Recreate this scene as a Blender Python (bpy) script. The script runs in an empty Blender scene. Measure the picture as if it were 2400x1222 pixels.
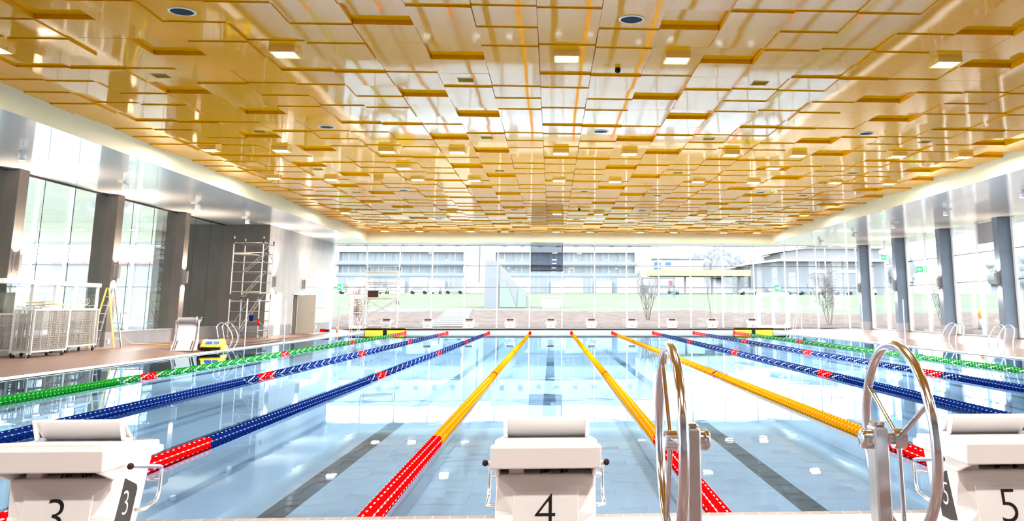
import bpy, math, random
from mathutils import Vector, Matrix
R = random.Random(7)
PI = math.pi
scene = bpy.context.scene
COL = scene.collection

# ------------------------------------------------------------------ helpers
class MB:
    """collects shapes into one mesh"""
    def __init__(s):
        s.v = []; s.f = []; s.m = []; s.s = []; s.x = Matrix.Identity(4)
    def add(s, vs, fs, m=0, sm=False):
        b = len(s.v)
        s.v += [tuple(s.x @ Vector(p)) for p in vs]
        for f in fs:
            s.f.append(tuple(b + i for i in f)); s.m.append(m); s.s.append(sm)
        return s
    def box(s, x0, x1, y0, y1, z0, z1, m=0, b=0.0):
        if b <= 0:
            vs = [(x, y, z) for z in (z0, z1) for y in (y0, y1) for x in (x0, x1)]
            return s.add(vs, [(0, 2, 3, 1), (4, 5, 7, 6), (0, 1, 5, 4), (2, 6, 7, 3), (0, 4, 6, 2), (1, 3, 7, 5)], m)
        vs = []
        for sz in (0, 1):
            for sy in (0, 1):
                for sx in (0, 1):
                    for k in range(3):
                        p = [(x0, x1)[sx], (y0, y1)[sy], (z0, z1)[sz]]
                        g = [(1, -1)[sx], (1, -1)[sy], (1, -1)[sz]]
                        for j in range(3):
                            if j != k: p[j] += g[j] * b
                        vs.append(tuple(p))
        def V(sx, sy, sz, k): return (sz * 4 + sy * 2 + sx) * 3 + k
        fs = []
        for k in range(3):
            o = [j for j in range(3) if j != k]
            for e in (0, 1):
                q = []
                for a, c in ((0, 0), (1, 0), (1, 1), (0, 1)):
                    t = [0, 0, 0]; t[k] = e; t[o[0]] = a; t[o[1]] = c
                    q.append(V(*t, k))
                fs.append(tuple(q))
        for k in range(3):
            o = [j for j in range(3) if j != k]
            for a in (0, 1):
                for c in (0, 1):
                    t0 = [0, 0, 0]; t0[o[0]] = a; t0[o[1]] = c; t1 = list(t0); t1[k] = 1
                    fs.append((V(*t0, o[0]), V(*t1, o[0]), V(*t1, o[1]), V(*t0, o[1])))
        for sz in (0, 1):
            for sy in (0, 1):
                for sx in (0, 1):
                    fs.append((V(sx, sy, sz, 0), V(sx, sy, sz, 1), V(sx, sy, sz, 2)))
        return s.add(vs, fs, m)
    def tube(s, pts, r, n=8, m=0, closed=False, cap=True):
        pts = [Vector(p) for p in pts]; N = len(pts)
        rr = r if isinstance(r, (list, tuple)) else [r] * N
        T = []
        for i in range(N):
            if closed: t = pts[(i + 1) % N] - pts[i - 1]
            else: t = pts[min(i + 1, N - 1)] - pts[max(i - 1, 0)]
            T.append(t.normalized())
        u = T[0].orthogonal().normalized(); vs = []
        for i in range(N):
            u = (u - T[i] * u.dot(T[i])).normalized(); w = T[i].cross(u)
            for k in range(n):
                a = 2 * PI * k / n
                vs.append(tuple(pts[i] + (u * math.cos(a) + w * math.sin(a)) * rr[i]))
        fs = []
        for i in range(N if closed else N - 1):
            j = (i + 1) % N
            for k in range(n):
                fs.append((i * n + k, i * n + (k + 1) % n, j * n + (k + 1) % n, j * n + k))
        s.add(vs, fs, m, True)
        if cap and not closed:
            s.add(vs[:n], [tuple(range(n))[::-1]], m); s.add(vs[-n:], [tuple(range(n))], m)
        return s
    def lathe(s, prof, c=(0, 0, 0), ax='z', n=20, m=0, sm=True):
        vs = []; fs = []
        for r, h in prof:
            for k in range(n):
                a = 2 * PI * k / n; p, q = r * math.cos(a), r * math.sin(a)
                o = {'z': (p, q, h), 'x': (h, p, q), 'y': (p, h, q)}[ax]
                vs.append((o[0] + c[0], o[1] + c[1], o[2] + c[2]))
        for i in range(len(prof) - 1):
            for k in range(n):
                fs.append((i * n + k, i * n + (k + 1) % n, (i + 1) * n + (k + 1) % n, (i + 1) * n + k))
        return s.add(vs, fs, m, sm)
    def disc(s, c, r, ax='z', n=20, m=0, ry=None):
        ry = ry or r; vs = []
        for k in range(n):
            a = 2 * PI * k / n; p, q = r * math.cos(a), ry * math.sin(a)
            o = {'z': (p, q, 0), 'x': (0, p, q), 'y': (p, 0, q)}[ax]
            vs.append((o[0] + c[0], o[1] + c[1], o[2] + c[2]))
        return s.add(vs, [tuple(range(n))], m)
    def cyl(s, c, r, h, ax='z', n=16, m=0):
        i = 'xyz'.index(ax); c2 = list(c); c2[i] += h
        s.lathe([(r, 0), (r, h)], c, ax, n, m); s.disc(c, r, ax, n, m); s.disc(c2, r, ax, n, m); return s
    def ball(s, c, r, m=0, n=12, sq=1.0):
        pr = [(max(1e-4, r * math.sin(PI * i / 8)), -r * sq * math.cos(PI * i / 8)) for i in range(9)]
        return s.lathe(pr, c, 'z', n, m)
    def prism(s, poly, a0, a1, ax='x', m=0):
        """polygon in the two other axes, extruded along ax"""
        n = len(poly); vs = []
        for a in (a0, a1):
            for p, q in poly:
                vs.append({'x': (a, p, q), 'y': (p, a, q), 'z': (p, q, a)}[ax])
        fs = [tuple(range(n))[::-1], tuple(range(n, 2 * n))] + [(i, (i + 1) % n, n + (i + 1) % n, n + i) for i in range(n)]
        return s.add(vs, fs, m)
    def quad(s, a, b, c, d, m=0): return s.add([a, b, c, d], [(0, 1, 2, 3)], m)
    def rod(s, a, b, r, m=0, n=8): return s.tube([a, b], r, n, m)
    def build(s, name, mats, parent=None, loc=None, fix=True, bevel=0):
        me = bpy.data.meshes.new(name)
        me.from_pydata(s.v, [], s.f)
        mats = mats if isinstance(mats, (list, tuple)) else [mats]
        for mm in mats: me.materials.append(mm)
        me.polygons.foreach_set('material_index', s.m)
        me.polygons.foreach_set('use_smooth', s.s)
        if fix:
            import bmesh
            bm = bmesh.new(); bm.from_mesh(me); bmesh.ops.recalc_face_normals(bm, faces=bm.faces); bm.to_mesh(me); bm.free()
        me.update()
        o = bpy.data.objects.new(name, me); COL.objects.link(o)
        if parent: o.parent = parent
        if loc: o.location = loc
        if bevel:
            bv = o.modifiers.new('edge', 'BEVEL'); bv.width = bevel; bv.segments = 2; bv.limit_method = 'ANGLE'; bv.angle_limit = 0.6
        return o

def tag(o, label=None, cat=None, group=None, kind=None):
    if label: o['label'] = label
    if cat: o['category'] = cat
    if group: o['group'] = group
    if kind: o['kind'] = kind
    return o
def thing(name, label, cat, loc=(0, 0, 0), rz=0, group=None):
    o = bpy.data.objects.new(name, None); COL.objects.link(o)
    o.location = loc; o.rotation_euler = (0, 0, rz); o.empty_display_size = 0.1
    return tag(o, label, cat, group)
def copy_tree(o, parent=None):
    c = o.copy(); COL.objects.link(c)
    if parent: c.parent = parent
    for ch in KIDS.get(o.name, []) or [x for x in o.children]: copy_tree(ch, c)
    return c
KIDS = {}
def dup(o, loc, rz=None, label=None, group=None):
    c = copy_tree(o); c.location = loc
    if rz is not None: c.rotation_euler = (0, 0, rz)
    if label: c['label'] = label
    if group: c['group'] = group
    return c
ORD = ['first', 'second', 'third', 'fourth', 'fifth', 'sixth', 'seventh', 'eighth', 'ninth', 'tenth', 'eleventh', 'twelfth']
NUM = ['zero', 'one', 'two', 'three', 'four', 'five', 'six', 'seven', 'eight', 'nine']

# ------------------------------------------------------------------ materials
def nodes(name):
    m = bpy.data.materials.new(name); m.use_nodes = True
    nt = m.node_tree; b = nt.nodes.get('Principled BSDF'); return m, nt, b
def N(nt, t, **k):
    n = nt.nodes.new(t)
    for a, v in k.items():
        if a in n.inputs: n.inputs[a].default_value = v
        else: setattr(n, a, v)
    return n
def mat(name, c, rough=0.5, metal=0.0, spec=0.5, ior=1.5, noise=0.0, scale=8.0, bump=0.0, emit=None, es=0.0, coat=0.0, cior=1.5, crough=0.03, stretch=(1, 1, 1), c2=None, alpha=None):
    m, nt, b = nodes(name)
    b.inputs['Base Color'].default_value = (*c, 1); b.inputs['Roughness'].default_value = rough
    b.inputs['Metallic'].default_value = metal; b.inputs['Specular IOR Level'].default_value = spec; b.inputs['IOR'].default_value = ior
    b.inputs['Coat Weight'].default_value = coat; b.inputs['Coat IOR'].default_value = cior; b.inputs['Coat Roughness'].default_value = crough
    if emit: b.inputs['Emission Color'].default_value = (*emit, 1); b.inputs['Emission Strength'].default_value = es
    if noise or bump:
        tc = N(nt, 'ShaderNodeTexCoord'); mp = N(nt, 'ShaderNodeMapping'); mp.inputs['Scale'].default_value = stretch
        nz = N(nt, 'ShaderNodeTexNoise'); nz.inputs['Scale'].default_value = scale; nz.inputs['Detail'].default_value = 5
        nt.links.new(tc.outputs['Object'], mp.inputs[0]); nt.links.new(mp.outputs[0], nz.inputs['Vector'])
        if noise:
            mr = N(nt, 'ShaderNodeMapRange'); mr.inputs[1].default_value = 0.3; mr.inputs[2].default_value = 0.7
            mx = N(nt, 'ShaderNodeMix'); mx.data_type = 'RGBA'
            cc = c2 or tuple(max(0, x * (1 - noise)) for x in c)
            mx.inputs[6].default_value = (*c, 1); mx.inputs[7].default_value = (*cc, 1)
            nt.links.new(nz.outputs[0], mr.inputs[0]); nt.links.new(mr.outputs[0], mx.inputs[0]); nt.links.new(mx.outputs[2], b.inputs['Base Color'])
        if bump:
            bp = N(nt, 'ShaderNodeBump'); bp.inputs['Strength'].default_value = bump; bp.inputs['Distance'].default_value = 0.02
            nt.links.new(nz.outputs[0], bp.inputs['Height']); nt.links.new(bp.outputs[0], b.inputs['Normal'])
    return m
def lamp_mat(name, c, s):
    m, nt, b = nodes(name); nt.nodes.remove(b)
    e = N(nt, 'ShaderNodeEmission'); e.inputs[0].default_value = (*c, 1); e.inputs[1].default_value = s
    nt.links.new(e.outputs[0], nt.nodes['Material Output'].inputs[0]); return m
def glass_mat(name, tint=(0.95, 0.98, 0.97), ior=1.5, gain=1.6):
    """thin pane: straight through, with the mirror image that glass gives"""
    m, nt, b = nodes(name); nt.nodes.remove(b)
    t = N(nt, 'ShaderNodeBsdfTransparent'); t.inputs[0].default_value = (*tint, 1)
    g = N(nt, 'ShaderNodeBsdfGlossy'); g.inputs['Roughness'].default_value = 0.0; g.inputs[0].default_value = (0.95, 1, 1, 1)
    f = N(nt, 'ShaderNodeFresnel'); ge = N(nt, 'ShaderNodeNewGeometry')
    mr = N(nt, 'ShaderNodeMapRange'); mr.inputs[3].default_value = ior; mr.inputs[4].default_value = 1 / ior   # same mirror image from either side
    nt.links.new(ge.outputs['Backfacing'], mr.inputs[0]); nt.links.new(mr.outputs[0], f.inputs[0])
    k = N(nt, 'ShaderNodeMath'); k.operation = 'MULTIPLY'; k.inputs[1].default_value = gain; k.use_clamp = True
    mx = N(nt, 'ShaderNodeMixShader')
    nt.links.new(f.outputs[0], k.inputs[0]); nt.links.new(k.outputs[0], mx.inputs[0])
    nt.links.new(t.outputs[0], mx.inputs[1]); nt.links.new(g.outputs[0], mx.inputs[2])
    nt.links.new(mx.outputs[0], nt.nodes['Material Output'].inputs[0]); return m
def water_mat():
    m, nt, b = nodes('pool water'); nt.nodes.remove(b)
    rf = N(nt, 'ShaderNodeBsdfTransparent'); rf.inputs[0].default_value = (0.93, 0.965, 1, 1)
    g = N(nt, 'ShaderNodeBsdfGlossy'); g.inputs['Roughness'].default_value = 0.012; g.inputs[0].default_value = (0.54, 0.78, 1, 1)
    f = N(nt, 'ShaderNodeFresnel'); f.inputs[0].default_value = 1.333
    mx = N(nt, 'ShaderNodeMixShader')
    tc = N(nt, 'ShaderNodeTexCoord'); nz = N(nt, 'ShaderNodeTexNoise'); nz.inputs['Scale'].default_value = 0.9; nz.inputs['Detail'].default_value = 3
    bp = N(nt, 'ShaderNodeBump'); bp.inputs['Strength'].default_value = 0.012; bp.inputs['Distance'].default_value = 0.12
    nt.links.new(tc.outputs['Object'], nz.inputs['Vector']); nt.links.new(nz.outputs[0], bp.inputs['Height'])
    for n in (g, f): nt.links.new(bp.outputs[0], n.inputs['Normal'])
    nt.links.new(f.outputs[0], mx.inputs[0]); nt.links.new(rf.outputs[0], mx.inputs[1]); nt.links.new(g.outputs[0], mx.inputs[2])
    nt.links.new(mx.outputs[0], nt.nodes['Material Output'].inputs[0]); return m
def tile_mat(name, c, c2, w, h, rough, mortar=0.004, mc=None, spec=0.5):
    m, nt, b = nodes(name); b.inputs['Roughness'].default_value = rough; b.inputs['Specular IOR Level'].default_value = spec
    tc = N(nt, 'ShaderNodeTexCoord'); br = N(nt, 'ShaderNodeTexBrick'); br.offset = 0.0
    br.inputs['Color1'].default_value = (*c, 1); br.inputs['Color2'].default_value = (*c2, 1); br.inputs['Mortar'].default_value = (*(mc or tuple(x * .6 for x in c)), 1)
    br.inputs['Scale'].default_value = 1; br.inputs['Mortar Size'].default_value = mortar; br.inputs['Brick Width'].default_value = w; br.inputs['Row Height'].default_value = h
    nt.links.new(tc.outputs['Object'], br.inputs['Vector']); nt.links.new(br.outputs[0], b.inputs['Base Color']); return m

GOLD = mat('gold lacquered panel', (0.86, 0.35, 0.001), rough=0.5, spec=0.0, noise=0.05, scale=1.2, bump=0.03, coat=0.92, cior=1.27, crough=0.045)
GOLDF = mat('gold lamp frame', (0.92, 0.62, 0.16), rough=0.3, metal=0.4)
BRONZE = mat('bronze vent', (0.36, 0.18, 0.006), rough=0.9, spec=0.0, noise=0.2, scale=60)
SOFFIT = mat('white lacquered ceiling strip', (0.88, 0.86, 0.78), rough=0.22, spec=0.5, coat=0.6, bump=0.02, scale=3, noise=0.03, stretch=(6, 0.3, 1))
FASCIA = mat('cream plaster', (0.76, 0.69, 0.46), rough=0.6, noise=0.04, scale=3)
WHITE = mat('white paint', (0.80, 0.79, 0.77), rough=0.45, noise=0.03, scale=4)
PLASTIC = mat('white gelcoat', (0.79, 0.775, 0.77), rough=0.35, noise=0.03, scale=5)
DECK = tile_mat('terracotta deck tile', (0.155, 0.096, 0.076), (0.145, 0.09, 0.071), 0.30, 0.30, 0.36, 0.003, (0.115, 0.07, 0.055), 0.22)
EDGE = mat('white edge tile', (0.80, 0.78, 0.75), rough=0.3, noise=0.05, scale=5)
WOOD = tile_mat('brown grip tile', (0.15, 0.105, 0.088), (0.10, 0.068, 0.056), 0.10, 0.4, 0.5, 0.003, (0.30, 0.26, 0.24))
CONC = mat('dark concrete', (0.115, 0.095, 0.08), rough=0.75, noise=0.22, scale=2.5, bump=0.03, stretch=(1, 1, 0.4))
CONCSKY = mat('sky tinted concrete', (0.125, 0.165, 0.22), rough=0.7, noise=0.18, scale=2.5, stretch=(1, 1, 0.4))  # blue of the sky light on the window side columns, put into the colour
CONCL = mat('pale concrete', (0.36, 0.36, 0.35), rough=0.7, noise=0.16, scale=1.8, stretch=(1, 1, 0.4))
PLINTH = tile_mat('grey plinth tile', (0.21, 0.20, 0.215), (0.18, 0.175, 0.19), 0.6, 0.5, 0.4, 0.004, (0.2, 0.19, 0.2))
POOLT = tile_mat('pool tile', (0.36, 0.57, 0.79), (0.35, 0.56, 0.775), 0.25, 0.125, 0.4, 0.003, (0.33, 0.53, 0.745))
LINE = mat('dark lane line tile', (0.012, 0.03, 0.06), rough=0.4)
ENDW = mat('cream end wall', (0.62, 0.57, 0.50), rough=0.35, noise=0.05, scale=4)
BLACK = mat('black rubber', (0.014, 0.011, 0.010), rough=0.6, spec=0.12)
DARK = mat('dark grey', (0.045, 0.04, 0.04), rough=0.6, spec=0.15)
GREY = mat('mid grey', (0.28, 0.27, 0.28), rough=0.45)
BROWN = mat('brown grip', (0.05, 0.026, 0.023), rough=0.8, spec=0.05, noise=0.3, scale=90)
LILAC = mat('grey grip', (0.26, 0.225, 0.25), rough=0.8, spec=0.05, noise=0.2, scale=90)
CHROME = mat('polished steel', (0.66, 0.70, 0.80), rough=0.12, metal=1.0)
STEEL = mat('brushed steel', (0.62, 0.63, 0.66), rough=0.28, metal=1.0, noise=0.15, scale=14)
ALU = mat('aluminium', (0.36, 0.345, 0.33), rough=0.32, metal=0.9)
FRAME = mat('white window frame', (0.80, 0.83, 0.86), rough=0.4)
FRAMEG = mat('grey window frame', (0.17, 0.18, 0.20), rough=0.4, metal=0.3)
GLASS = glass_mat('window glass', gain=1.0, ior=1.45)
GLASSL = glass_mat('tinted side glass', (0.86, 0.93, 0.92), 1.5, 1.2)
SCREEN = glass_mat('smoked display panel', (0.26, 0.30, 0.38), 1.55, 1.5)
YELLOW = mat('yellow touch pad', (0.86, 0.58, 0.03), rough=0.4)
RED = mat('red plastic', (0.60, 0.002, 0.003), rough=0.5, spec=0.0)
BLUE = mat('blue plastic', (0.003, 0.015, 0.12), rough=0.5, spec=0.0)
AMBER = mat('amber plastic', (0.62, 0.215, 0.001), rough=0.5, spec=0.0)
GREEN = mat('green plastic', (0.005, 0.16, 0.013), rough=0.5, spec=0.0)
NETW = mat('white float core', (0.85, 0.70, 0.68), rough=0.35, spec=0.1)
NETB = mat('pale blue float core', (0.20, 0.28, 0.50), rough=0.35, spec=0.1)
NETA = mat('pale yellow float core', (0.85, 0.55, 0.13), rough=0.35, spec=0.1)
NETG = mat('pale green float core', (0.17, 0.5, 0.15), rough=0.35, spec=0.1)
SIGNG = mat('green exit sign', (0.0, 0.42, 0.12), rough=0.4, emit=(0.0, 0.62, 0.16), es=0.55)
SIGNW = mat('white exit symbol', (0.9, 0.95, 0.92), rough=0.4, emit=(0.9, 1, 0.95), es=0.8)
ROBY = mat('yellow robot shell', (0.85, 0.50, 0.012), rough=0.3)
ROBB = mat('blue robot window', (0.03, 0.10, 0.46), rough=0.15)
LADY = mat('yellow ladder rail', (0.72, 0.60, 0.14), rough=0.4)
HOSE = mat('yellow hose', (0.60, 0.42, 0.12), rough=0.5)
TIMB = mat('pale board', (0.42, 0.35, 0.26), rough=0.6, noise=0.1, scale=6)
DOORB = mat('beige door leaf', (0.50, 0.46, 0.40), rough=0.45)
WARM = lamp_mat('warm lamp glow', (1.0, 0.78, 0.45), 9.0)
SPOTG = lamp_mat('spot lamp glow', (1.0, 0.93, 0.84), 7.0)
ORANGE = mat('orange plastic', (0.85, 0.24, 0.03), rough=0.4)
# outdoors
SOIL = mat('loose brown soil', (0.108, 0.091, 0.086), spec=0.0, rough=0.95, noise=0.45, scale=1.1, bump=0.3, c2=(0.066, 0.052, 0.048), stretch=(1, 2.4, 1))
GRASS = mat('pale winter grass', (0.097, 0.106, 0.088), spec=0.0, rough=0.95, noise=0.2, scale=0.25, c2=(0.078, 0.095, 0.068))
PAVE = mat('pale paving', (0.2, 0.2, 0.197), spec=0.0, rough=0.9, noise=0.1, scale=2)
RENDER = mat('white render', (0.31, 0.31, 0.305), spec=0.0, rough=0.8)
BGLASS = mat('pale blue facade glass', (0.145, 0.165, 0.19), spec=0.0, rough=0.25)
BBAND = mat('grey blue balcony band', (0.105, 0.125, 0.15), spec=0.0, rough=0.5)
BGREY = mat('blue grey cladding', (0.14, 0.15, 0.1675), spec=0.0, rough=0.7)
BPALE = mat('pale grey cladding', (0.155, 0.16, 0.1725), spec=0.0, rough=0.7)
YCAN = mat('pale yellow canopy', (0.26, 0.24, 0.13), spec=0.0, rough=0.6)
SIGNB = mat('blue sign', (0.06, 0.135, 0.25), spec=0.0, rough=0.6)
SIGNR = mat('red sign', (0.25, 0.095, 0.11), spec=0.0, rough=0.6)
SLIDE = mat('pale green slide panel', (0.145, 0.185, 0.165), spec=0.0, rough=0.6)
WOODS = mat('hazy bare woodland', (0.125, 0.13, 0.14), spec=0.0, rough=1.0, noise=0.15, scale=0.2)
FIR = mat('dull green fir', (0.10, 0.115, 0.122), spec=0.0, rough=1.0)
BARK = mat('grey bark', (0.11, 0.0925, 0.085), spec=0.0, rough=0.9)
RTWIG = mat('russet leaves', (0.18, 0.095, 0.0825), spec=0.0, rough=0.9)
GTWIG = mat('grey green leaves', (0.11, 0.105, 0.1025), spec=0.0, rough=0.9)
CARM = [mat('white car paint', (0.17, 0.17, 0.17), rough=0.3), mat('silver car paint', (0.13, 0.135, 0.145), rough=0.3), mat('blue car paint', (0.06, 0.085, 0.115), rough=0.3)]
CARG = mat('car glass', (0.07, 0.08, 0.09), rough=0.1)

# ------------------------------------------------------------------ setting: pool, decks, walls
ZD = 0.165       # deck level at the walls
def struct(mb, name, m, **k):
    o = mb.build(name, m, **k); o['kind'] = 'structure'; return o
PW, Y0, Y1 = 12.6, 0.1, 50.0
mb = MB()
zf = -0.38
mb.quad((-PW, Y0, zf), (PW, Y0, zf), (PW, Y1, zf), (-PW, Y1, zf))
mb.quad((-PW, Y0, zf), (-PW, Y1, zf), (-PW, Y1, 0.01), (-PW, Y0, 0.01)); mb.quad((PW, Y0, zf), (PW, Y1, zf), (PW, Y1, 0.01), (PW, Y0, 0.01))
for i in range(10):
    x = (i - 4.5) * 2.5
    mb.box(x - .125, x + .125, Y0 + 2, Y1 - 2, zf, zf + .004, 1)
    for yy in (Y0 + 2, Y1 - 2): mb.box(x - .5, x + .5, yy - .125, yy + .125, zf, zf + .005, 1)
struct(mb, 'pool_basin', [POOLT, LINE], fix=False)
mb = MB(); mb.quad((-PW, Y0, 0), (PW, Y0, 0), (PW, Y1, 0), (-PW, Y1, 0))
water = struct(mb, 'water', water_mat(), fix=False)
# decks
mb = MB()
for s in (-1, 1):
    xs = [(12.9, .03), (14.4, ZD), (17.0 if s < 0 else 19.6, ZD)]
    for (xa, za), (xb, zb) in zip(xs, xs[1:]):
        mb.quad((s * xa, -12, za), (s * xb, -12, zb), (s * xb, 52.3, zb), (s * xa, 52.3, za))
mb.quad((-13.4, 50.4, .268), (13.5, 50.4, .268), (13.5, 52.3, .25), (-13.4, 52.3, .25))
mb.quad((13.5, 50.4, .268), (13.5, 52.3, .25), (13.5, 52.3, .0), (13.5, 50.4, 0)); mb.quad((-13.4, 50.4, .268), (-13.4, 52.3, .25), (-13.4, 52.3, .0), (-13.4, 50.4, 0))
mb.quad((-12.9, -12, .3), (12.9, -12, .3), (12.9, -0.45, .3), (-12.9, -0.45, .3))
struct(mb, 'floor', DECK)
mb = MB()
mb.quad((-42, -12, .16), (-17.0, -12, .16), (-17.0, 52.3, .16), (-42, 52.3, .16))
struct(mb, 'floor_side_room', mat('grey hall floor', (0.34, 0.35, 0.34), rough=0.35))
# white edge tiles + overflow gutters
mb = MB()
for s in (-1, 1):
    a, b = sorted((s * PW, s * 12.9)); mb.box(a, b, 0.1, 50.4, -.35, .024, 0, .004)
struct(mb, 'trim_1', EDGE)
mb = MB()
mb.box(-12.9, 12.9, -.45, Y0, -2, .292, 0)
mb.box(-12.9, 12.9, Y0 - .085, Y0 + .006, .20, .302, 1)
mb.box(-12.9, 12.9, -.12, Y0 - .088, .28, .306, 0, .004)
mb.box(-12.9, 12.9, -.46, -.40, .28, .306, 0, .004)
nx = 0
for k in range(258):
    x = -12.9 + k * .1
    mb.box(x + .004, x + .096, -.395, -.125, .285, .303, 0)
struct(mb, 'trim_2', [EDGE, WOOD])
mb = MB()
mb.box(-13.4, 13.5, Y1, Y1 + .4, -2, .225, 0)
for k in range(11):
    x = -12.5 + k * 2.5
    mb.box(x - .004, x + .004, Y1 - .004, Y1, -.1, .22, 0)
    if k < 10: mb.box(x + 1.22, x + 1.23, Y1 - .004, Y1, -.1, .22, 0); mb.box(x + 1.27, x + 1.28, Y1 - .004, Y1, -.1, .22, 0)
mb.box(-13.4, 13.5, Y1 - .04, Y1 + .12, .185, .275, 1)
mb.box(-13.4, 13.5, Y1 + .12, Y1 + .4, .225, .272, 2)
struct(mb, 'wall_pool_end', [ENDW, BLACK, EDGE])

# ceiling of stepped gold panels, repeating every five panels both ways
LV = {1: [1, 0, 4, 0, 0], 2: [0, 0, -1.5, 0, 4], 3: [0, 1, 0, -1, -2], 4: [2, 0, -1, 1, 0], 0: [1, -1, 0, -1, -2]}
def tile_z(i, j): return 6.02 + .02 * LV[i % 5][j % 5]
mb = MB(); g = .0035
for i in range(-12, 13):
    for j in range(-10, 49):
        x0, x1, y0, y1 = i - .5 + g, i + .5 - g, j + .6 + g, j + 1.6 - g
        z = tile_z(i, j); a, b = R.uniform(-.0016, .0016), R.uniform(-.0016, .0016)
        zz = [z - a - b, z + a - b, z + a + b, z - a + b]
        P = [(x0, y0), (x1, y0), (x1, y1), (x0, y1)]
        vs = [(p[0], p[1], q) for p, q in zip(P, zz)] + [(p[0], p[1], 6.16) for p in P]
        mb.add(vs, [(0, 3, 2, 1), (0, 1, 5, 4), (1, 2, 6, 5), (2, 3, 7, 6), (3, 0, 4, 7)])
mb.box(-13, 13, -10.5, 50.5, 6.16, 6.3, 1)
struct(mb, 'ceiling', [GOLD, BRONZE], fix=False)
# white lower ceiling round it
mb = MB()
for x0, x1, y0, y1 in ((-42, -12.52, -12, 52.3), (12.52, 21.0, -12, 52.3), (-12.52, 12.52, 49.62, 52.3), (-12.52, 12.52, -12, -9.42)):
    mb.box(x0, x1, y0, y1, 5.5, 5.62)
    n = int((x1 - x0) / .6)
struct(mb, 'ceiling_soffit', SOFFIT)
mb = MB()
mb.box(-12.6, -12.5, -9.5, 49.7, 5.502, 6.2); mb.box(12.5, 12.6, -9.5, 49.7, 5.502, 6.2); mb.box(-12.5, 12.5, 49.6, 49.7, 5.502, 6.2); mb.box(-12.5, 12.5, -9.5, -9.4, 5.502, 6.2)
struct(mb, 'trim_3', FASCIA)
mb = MB(); mb.box(-42, 21, -12.3, -12, 0, 5.6); struct(mb, 'wall_back', mat('grey back wall', (0.22, 0.21, 0.20), rough=0.6))

# concrete block with the doors on the left
mb = MB(); xw = -14.96
mb.box(-20.1, xw - .3, 38.7, 39.0, 0, 5.5, 1)
mb.box(xw - .3, xw, 38.7, 43.2, 0, 5.5, 0); mb.box(xw - .3, xw, 44.25, 51.4, 0, 5.5, 0); mb.box(xw - .3, xw, 43.2, 44.25, 2.24, 5.5, 0)
mb.box(-20.1, xw - .3, 51.1, 51.4, 0, 5.5, 0); mb.box(-20.4, -20.1, 38.7, 51.4, 0, 5.5, 0)
mb.box(xw - .3, xw + .001, 38.699, 38.71, 0, 5.5, 1)
struct(mb, 'wall_left', [CONCL, CONC])
mb = MB(); mb.box(-17.3, xw - .001, 38.66, 38.7, ZD, .66)
mb.box(xw, xw + .02, 38.66, 40.22, ZD, .66); mb.box(xw, xw + .02, 41.25, 43.15, ZD, .66); mb.box(xw, xw + .02, 44.3, 51.4, ZD, .66)
mb.box(-17.25, -16.9, -12, 38.66, 0, .64); mb.box(-17.26, -16.88, -12, 38.66, .64, .66, 1)
struct(mb, 'baseboard_left', [PLINTH, GREY])
def door(n, y0, y1, ztop, leaf, ang, mleaf):
    f = MB(); f.box(xw - .02, xw + .03, y0 - .06, y0, ZD, ztop + .06); f.box(xw - .02, xw + .03, y1, y1 + .06, ZD, ztop + .06); f.box(xw - .02, xw + .03, y0 - .06, y1 + .06, ztop, ztop + .06)
    o = struct(f, 'door_%d' % n, WHITE)
    l = MB()
    if ang: l.x = Matrix.Translation((xw + .03, y1, 0)) @ Matrix.Rotation(ang, 4, 'Z') @ Matrix.Translation((0, -y1, 0))
    else: l.x = Matrix.Translation((xw - .01, 0, 0))
    l.box(0, .045, y0 + .01, y1, ZD + .01, ztop); lo = l.build('door_leaf', mleaf, o)
    h = MB(); h.x = l.x
    for sx in (-.05, .095):
        h.cyl((min(sx, .0225), y0 + .1, 1.2), .012, abs(sx - .0225), 'x', 8); h.rod((sx, y0 + .1, 1.2), (sx, y0 + .23, 1.2), .011)
    h.build('door_handle', STEEL, lo)
    hg = MB(); hg.x = l.x
    for zz in (.45, 1.95): hg.cyl((.05, y1 - .005, zz), .014, .12, 'z', 8)
    hg.build('hinge', STEEL, lo)
    return o
door(1, 40.3, 41.18, 2.2, 1, 0, WHITE)
d2 = door(2, 43.25, 44.2, 2.2, 1, math.radians(92), DOORB)
mb = MB(); mb.box(-17.6, -17.5, 42.6, 45, 0, 2.6); mb.box(-17.5, xw - .3, 42.5, 42.6, 0, 2.6); mb.box(-17.5, xw - .3, 45, 45.1, 0, 2.6); mb.box(-17.6, xw - .3, 42.5, 45.1, 2.5, 2.6); mb.box(-17.6, xw - .3, 42.5, 45.1, .1, ZD)
struct(mb, 'wall_store', DOORB)
mb = MB()
for a in ((45.35, 45.43, 1.56, 2.76), (49.85, 49.93, 1.56, 2.76), (45.35, 49.93, 1.56, 1.62), (45.35, 49.93, 2.7, 2.76), (47.6, 47.66, 1.56, 2.76)): mb.box(xw, xw + .05, *a)
w = struct(mb, 'window_30', FRAME)
mb = MB(); mb.box(xw + .008, xw + .018, 45.4, 49.9, 1.6, 2.72); mb.build('pane', mat('pale mirror glass', (0.62, 0.68, 0.70), rough=0.05, metal=0.6), w)

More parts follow.
